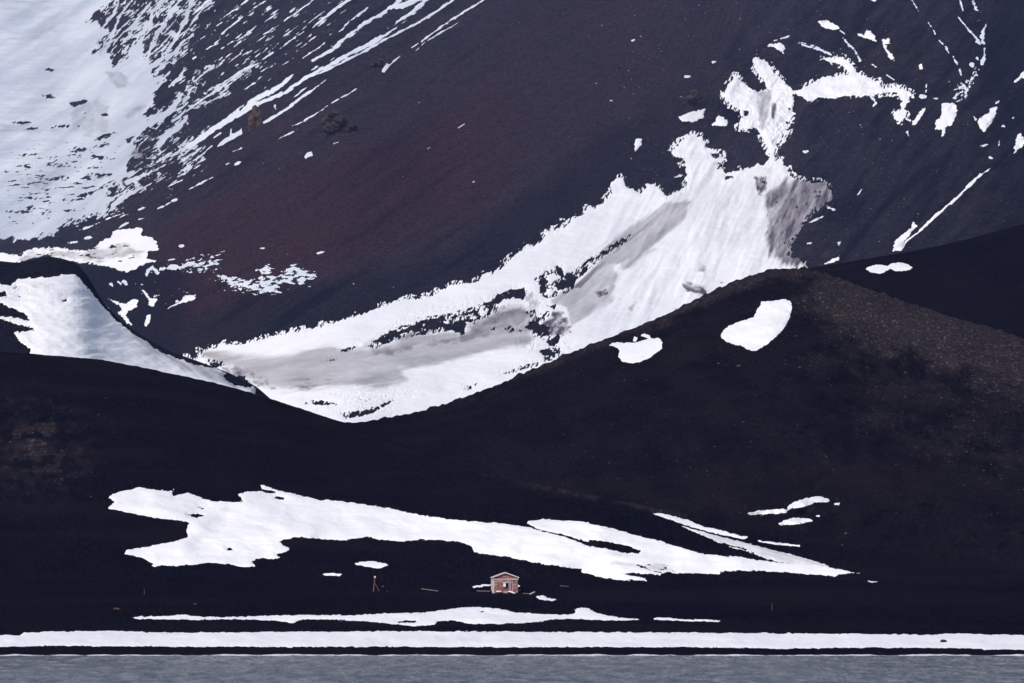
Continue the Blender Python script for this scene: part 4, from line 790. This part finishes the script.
# crags on the mountain
def crag(label, blobs, mat, group, sd):
    x0, y0, z0 = gp(blobs[0][0], max(b_[1] for b_ in blobs) + 1, DM); bm = bmesh.new(); q0 = P3(blobs[0][0], blobs[0][1], y0); x0 = float(q0[0])
    for i, (px, py, w, h) in enumerate(blobs):
        x, y, z = (float(q) for q in P3(px, py, y0)); k = y / F
        rockmesh(bm, (x - x0, 1, z - z0), (w * k * .62, w * k * .8, h * k * .6), sd + i, 3)
    o = bm_obj('rock_outcrop', bm, mat); md = o.modifiers.new('r', 'REMESH'); md.mode = 'VOXEL'; md.voxel_size = .55
    dg = bpy.context.evaluated_depsgraph_get(); me = bpy.data.meshes.new_from_object(o.evaluated_get(dg)); o.modifiers.clear(); o.data = me
    bm = bmesh.new(); bm.from_mesh(me); bm.verts.ensure_lookup_table(); seen = set(); best = []
    for v in bm.verts:
        if v.index in seen: continue
        st_ = [v]; comp = []; seen.add(v.index)
        while st_:
            q = st_.pop(); comp.append(q)
            for e_ in q.link_edges:
                t_ = e_.other_vert(q)
                if t_.index not in seen: seen.add(t_.index); st_.append(t_)
        if len(comp) > len(best): best = comp
    keep = set(v.index for v in best); bmesh.ops.delete(bm, geom=[v for v in bm.verts if v.index not in keep], context='VERTS')
    for v in bm.verts:
        c_ = v.co; v.co += v.normal * 1.0 * float(fbm(c_.x / 2.2 + c_.y / 3, c_.z / 3.5, 3, sd))
    bm.to_mesh(me); bm.free(); me.materials.clear(); me.materials.append(mat)
    o.location = (x0, y0, z0); tag(o, label, 'rock outcrop', group)
crag('tall narrow ochre crag standing against the lower edge of a broad snow band', [(253, 122, 7, 16), (256, 116, 7, 14), (251, 127, 6, 9), (260, 123, 6, 10), (255, 109, 5, 6)], m_crag, 'rock outcrops on the mountain', 100)
crag('wide crumbling brown outcrop to the right of the tall ochre crag', [(331, 128, 14, 10), (340, 122, 13, 10), (326, 121, 8, 8), (345, 130, 9, 7), (352, 126, 8, 5), (333, 114, 10, 6), (337, 134, 10, 5)], m_crag2, 'rock outcrops on the mountain', 130)
crag('small brown crag on the scree left of the snow funnel', [(691, 99, 11, 7), (697, 96, 8, 7), (686, 104, 7, 5), (694, 92, 8, 4)], m_crag2, 'rock outcrops on the mountain', 160)
crag('faint low brown outcrop beside a snow streak, high up', [(376, 64, 9, 4), (381, 61, 6, 4), (372, 66, 6, 3)], m_crag2, 'rock outcrops on the mountain', 190)

# ------------------------------------------------------------------ the brick hut
def mat_brick():
    m, nt, b = M('whitewashed_brick'); g = N(nt); oc = g.obj()
    br = g.n('ShaderNodeTexBrick'); mp = g.n('ShaderNodeMapping'); mp.inputs['Rotation'].default_value = (R(90), 0, 0); g.l(oc, mp.inputs['Vector']); g.l(mp.outputs[0], br.inputs['Vector'])
    br.inputs['Scale'].default_value = 2.2; br.inputs['Color1'].default_value = (.34, .085, .075, 1); br.inputs['Color2'].default_value = (.23, .06, .055, 1); br.inputs['Mortar'].default_value = (.36, .22, .21, 1)
    br.inputs['Mortar Size'].default_value = .02
    n = g.noise(oc, 1.1, 6, .75); n2 = g.noise(g.mapping(oc, (.35, .35, 2.6)), 1.4, 4, .65)
    f = g.math('ADD', g.map(n, .53, .62, 0, .6), g.map(n2, .55, .62, 0, .5))
    g.l(g.mix(f, br.outputs['Color'], (.62, .53, .54)), b.inputs['Base Color']); b.inputs['Roughness'].default_value = .92; spec(b, .1)
    g.l(g.bump(br.outputs['Fac'], -.02, .6), b.inputs['Normal'])
    return m
m_brick = mat_brick()
m_trim = mat_plain('pale_render', (.55, .44, .46), (.78, .72, .74), 2.0, .9, .01)
m_roof = mat_plain('weathered_roof', (.30, .26, .28), (.62, .58, .60), 1.4, .85, .01)
m_wood = mat_plain('old_wood', (.11, .06, .05), (.28, .17, .15), 5, .9, .01)
m_gwood = mat_plain('grey_timber', (.12, .10, .11), (.30, .26, .28), 5, .9, .01)
m_iron = mat_plain('rusty_paint', (.20, .055, .045), (.32, .12, .10), 5, .8, .005)
m_white = mat_plain('white_paint', (.62, .60, .62), (.80, .79, .82), 4, .7, .003)
hx, hy, hz = gp(504.3, 593.3)
k = hy / F                       # metres per picture point at the hut
hut = bpy.data.objects.new('brick_hut', None); COL.objects.link(hut); hut.location = (hx, hy + 3.2, hz - .25); hut.rotation_euler = (0, 0, R(3.5))
tag(hut, 'small roofed hut of peeling whitewashed red brick alone on the black slope', 'hut')
HW = 12.6 * k; HD = 3.0; EH = 15.8 * k + .25; AP = 20.4 * k + .25; TH = .30      # half width, half depth, eave and apex heights
wx0, wx1, wz0, wz1 = -2.4 * k, 3.4 * k, 4.2 * k + .25, 10.4 * k + .25
def gable(y0, y1, ox0, ox1, oz0, oz1, name):
    bm = bmesh.new()
    box(bm, -HW, ox0, y0, y1, 0, oz1); box(bm, ox1, HW, y0, y1, 0, oz1); box(bm, ox0, ox1, y0 + .002, y1 - .002, 0, oz0)
    prism(bm, [(-HW, oz1 + .001), (HW, oz1 + .001), (HW, EH), (0, AP), (-HW, EH)], y0, y1)
    return bm_obj(name, bm, m_brick, hut)
gable(-HD, -HD + TH, wx0, wx1, wz0, wz1, 'gable_wall')
gable(HD - TH, HD, wx0 - .9, wx0 + .95, .5, wz1 + .3, 'gable_wall')
for s in (-1, 1):
    bm = bmesh.new(); x0, x1 = (s * HW, s * (HW - TH)); x0, x1 = min(x0, x1), max(x0, x1)
    box(bm, x0, x1, -HD + TH, HD - TH, 0, EH); bm_obj('side_wall', bm, m_trim if s < 0 else m_brick, hut)
# corner strip on the left, ledge under the gable
bm = bmesh.new(); box(bm, -HW - .06, -HW + .30, -HD - .05, -HD + .28, 0, EH - .02); bm_obj('corner_pilaster', bm, m_trim, hut)
bm = bmesh.new(); box(bm, -HW - .1, HW + .1, -HD - .12, -HD - .003, EH - .42, EH - .28, .01); bm_obj('ledge', bm, m_white, hut)
rf = None
for s in (-1, 1):
    bm = bmesh.new(); ov = .22; sl = (AP - EH) / HW
    prism(bm, [(0, AP + .02), (s * (HW + ov), EH + .02 - sl * ov), (s * (HW + ov), EH + .15 - sl * ov), (0, AP + .16)][::s], -HD - .35, HD + .35)
    rf = bm_obj('roof_slope', bm, m_roof, hut)
    bm = bmesh.new(); prism(bm, [(0, AP - .04), (s * (HW + ov), EH - .05 - sl * ov), (s * (HW + ov), EH + .13 - sl * ov), (0, AP + .14)][::s], -HD - .40, -HD - .352)
    bm_obj('bargeboard', bm, m_white, rf)
# window with its frame
bm = bmesh.new(); t = .09
for a in ((wx0, wx0 + t, wz0 + t, wz1 - t), (wx1 - t, wx1, wz0 + t, wz1 - t), (wx0, wx1, wz0, wz0 + t), (wx0, wx1, wz1 - t, wz1)): box(bm, a[0], a[1], -HD + .04, -HD + .16, a[2], a[3])
wf = bm_obj('window_frame', bm, m_gwood, hut)
bm = bmesh.new(); box(bm, wx0 - .08, wx1 + .1, -HD - .09, -HD + .12, wz0 - .14, wz0 - .004, .01); bm_obj('window_sill', bm, m_wood, hut)
bm = bmesh.new(); box(bm, wx0 - .1, wx1 + .1, -HD - .03, -HD - .004, wz1 + .004, wz1 + .16, .005); bm_obj('lintel', bm, m_trim, hut)
bm = bmesh.new(); box(bm, wx1 + .25, wx1 + .36, -HD - .07, -HD - .004, .45, wz1 + .12); box(bm, wx1 + .72, wx1 + .80, -HD - .07, -HD - .004, .45, wz1 + .12); box(bm, wx1 + .25, wx1 + .80, -HD - .065, -HD - .006, wz1 + .121, wz1 + .2); bm_obj('door_frame', bm, m_trim, hut)
bm = bmesh.new(); box(bm, wx1 + .362, wx1 + .718, -HD - .05, -HD - .01, .45, wz1 + .1); bm_obj('door', bm, m_wood, hut)
bm = bmesh.new(); box(bm, -HW - .12, HW + .12, -HD - .12, HD + .12, -.6, .16, .02); bm_obj('plinth', bm, m_gwood, hut)
# floor of blown-in sand hides nothing: the hut is open through its window
# drifts against the front wall
for (pts, lab) in (('Q 330,398 350,393 395,394 405,402 395,408 345,408', 'thin scrap of snow at the left foot of the hut front'), ('Q 478,402 490,396 515,396 545,405 575,418 580,432 550,430 515,418 485,412', 'white snow drift at the right foot of the hut front')):
    P = T(pts); c = P.mean(0); x, y, z = gp(c[0], c[1] + .5); bm = bmesh.new()
    n = 5; rings = []
    for j in range(n):
        q = j / (n - 1); sc = math.cos(q * math.pi / 2) ** .6 if j < n - 1 else .05
        rings.append([bm.verts.new(((p[0] - c[0]) * k * sc, (-.55 + .1 * q) + (.25 * math.sin(i)) * sc, (c[1] - p[1]) * k * sc + .1)) for i, p in enumerate(P)])
        for v in rings[-1]: v.co.y -= .18 * q
    for j in range(n - 1):
        for i in range(len(P)): bm.faces.new((rings[j][i], rings[j][(i + 1) % len(P)], rings[j + 1][(i + 1) % len(P)], rings[j + 1][i]))
    bm.faces.new(rings[-1]); 
    # back sheet gives it thickness
    bk = [bm.verts.new((v.co.x, v.co.y + .9, v.co.z - .1)) for v in rings[0]]
    for i in range(len(P)): bm.faces.new((rings[0][(i + 1) % len(P)], rings[0][i], bk[i], bk[(i + 1) % len(P)]))
    bm.faces.new(bk); bmesh.ops.recalc_face_normals(bm, faces=bm.faces)
    o = bm_obj('snow_drift', bm, m_snow, None, True); o.location = (x, hy + .0, z); tag(o, lab, 'snow drift', 'snow drifts at the hut')

def bar(name, a, b, r, mat, parent=None, label=None, cat=None, group=None, sides=8, r2=None):
    """round bar between two points; the object's origin is at its lower end"""
    from mathutils import Vector
    a, b = Vector(a), Vector(b); d = b - a; L = d.length
    bm = bmesh.new(); bmesh.ops.create_cone(bm, cap_ends=True, segments=sides, radius1=r, radius2=r2 or r, depth=L)
    q = d.to_track_quat('Z', 'Y').to_matrix().to_4x4()
    for v in bm.verts: v.co = (q @ v.co) + d / 2
    o = bm_obj(name, bm, mat, parent); 
    o.location = a - (parent.location if parent else Vector((0, 0, 0))); tag(o, label, cat, group); return o
# leaning post with a white cap and a brace
px_, py_, pz_ = gp(373.4, 591.6)
post = bpy.data.objects.new('marker_post', None); COL.objects.link(post); post.location = (px_, py_, pz_); tag(post, 'reddish leaning post with a white cap and a thin brace, left of the hut', 'post')
kk = py_ / F
bar('pole', (px_, py_, pz_ - .2), (px_ + 1.4 * kk, py_, pz_ + 13.6 * kk), .13, m_iron, post, r2=.10)
bm = bmesh.new(); bmesh.ops.create_uvsphere(bm, u_segments=10, v_segments=8, radius=.20)
for v in bm.verts: v.co.z *= 1.3
cpo = bm_obj('cap', bm, m_white, post, True); cpo.location = (1.5 * kk, 0, 14.4 * kk)
bar('brace', (px_ + 6.2 * kk, py_ + .3, pz_ - .1), (px_ + 1.6 * kk, py_ + .05, pz_ + 8.5 * kk), .05, m_gwood, post)
def stick(a, b, r, lab, name='stake', cat='stake', m=m_gwood):
    A_ = gp(*a); yb = A_[1] + .01; B_ = P3(b[0], b[1], yb); bar(name, (A_[0], A_[1], A_[2] - .1), tuple(float(q) for q in B_), r, m, None, lab, cat)
stick((144.3, 594.5), (144.3, 588.5), .035, 'thin upright stake standing on the sand at the lower left')
stick((772.3, 610.5), (772, 603.5), .035, 'thin upright stake standing on the sand at the lower right')
def plank(a, b, w, lab, m=m_gwood, grp='planks strewn around the hut'):
    from mathutils import Vector
    A_ = Vector(gp(*a)); B_ = Vector(gp(*b)); L = (B_ - A_).length; d = B_ - A_
    bm = bmesh.new(); box(bm, 0, L, -w * 1.2, w * 1.2, -.02, w, .01); 
    o = bm_obj('plank', bm, m); o.location = A_ + Vector((0, -.1, .05)); o.rotation_euler = (0, -math.asin(d.z / L), math.atan2(d.y, d.x)); tag(o, lab, 'plank', grp)
plank((477, 591.4), (490, 591.6), .12, 'long weathered plank lying left of the hut front')
plank((523, 593.8), (531, 594.1), .10, 'weathered plank on the sand right of the hut')
plank((530.2, 594.6), (534.6, 592.4), .12, 'pale tilted plank at the end of another right of the hut', m_trim)
plank((517.6, 592.4), (520.8, 589.6), .09, 'slanting board leaning by the right corner of the hut', m_wood)
plank((421.6, 589.2), (438, 591.4), .10, 'long thin plank lying between the leaning post and the hut')
plank((560, 586.2), (568.5, 586.9), .07, 'short plank on the slope farthest right of the hut')
one_rock('rock', 382.8, 586.8, D1, 2, 1.2, m_wood, 'small brown lump just right of the leaning post', 'rock', 'small lumps by the post', 61)
one_rock('rock', 387.4, 591.6, D1, 1.4, 1.0, m_prock, 'tiny pale lump on the sand farther right of the leaning post', 'rock', 'small lumps by the post', 62)
one_rock('rock', 416.7, 654.6, D1, 3.5, 1.2, m_prock, 'low pale stone at the edge of the water', 'rock', None, 63)

# ------------------------------------------------------------------ air
bm = bmesh.new(); box(bm, -2600, 2600, -200, 6900, -8, 1150)
hm = bpy.data.materials.new('haze_air'); hm.use_nodes = True; nt = hm.node_tree; nt.nodes.clear()
pv = nt.nodes.new('ShaderNodeVolumePrincipled'); out = nt.nodes.new('ShaderNodeOutputMaterial'); nt.links.new(pv.outputs[0], out.inputs['Volume'])
pv.inputs['Color'].default_value = (.38, .50, 1.0, 1); pv.inputs['Density'].default_value = 1.8e-5; pv.inputs['Anisotropy'].default_value = 0.0
hz_ = bm_obj('haze', bm, hm); tag(hz_, kind='stuff')

# ------------------------------------------------------------------ light
EL, AZ = 42, 215            # sun height; compass-like bearing of the sun, from behind the left shoulder
w = bpy.data.worlds.new('World'); scene.world = w; w.use_nodes = True; nt = w.node_tree
sky = nt.nodes.new('ShaderNodeTexSky'); sky.sky_type = 'NISHITA'; sky.sun_disc = False; sky.sun_elevation = R(EL); sky.sun_rotation = R(AZ)
sky.dust_density = 3.0; sky.air_density = 1.0
nt.links.new(sky.outputs[0], nt.nodes['Background'].inputs['Color']); nt.nodes['Background'].inputs['Strength'].default_value = 0.10
sd = bpy.data.lights.new('sun', 'SUN'); so = bpy.data.objects.new('sun', sd); COL.objects.link(so); sd.energy = 1.4; sd.angle = R(14); sd.color = (1, .97, .93)
from mathutils import Vector
sv = Vector((math.sin(R(AZ)) * math.cos(R(EL)), math.cos(R(AZ)) * math.cos(R(EL)), math.sin(R(EL))))
so.rotation_euler = sv.to_track_quat('Z', 'Y').to_euler(); so.location = (0, 0, 800)
vs = scene.view_settings; vs.view_transform = 'Standard'; vs.look = 'None'; vs.gamma = 1; vs.use_curve_mapping = False; vs.exposure = 0.34
scene.cycles.max_bounces = 6; scene.cycles.volume_bounces = 1; scene.cycles.use_denoising = True
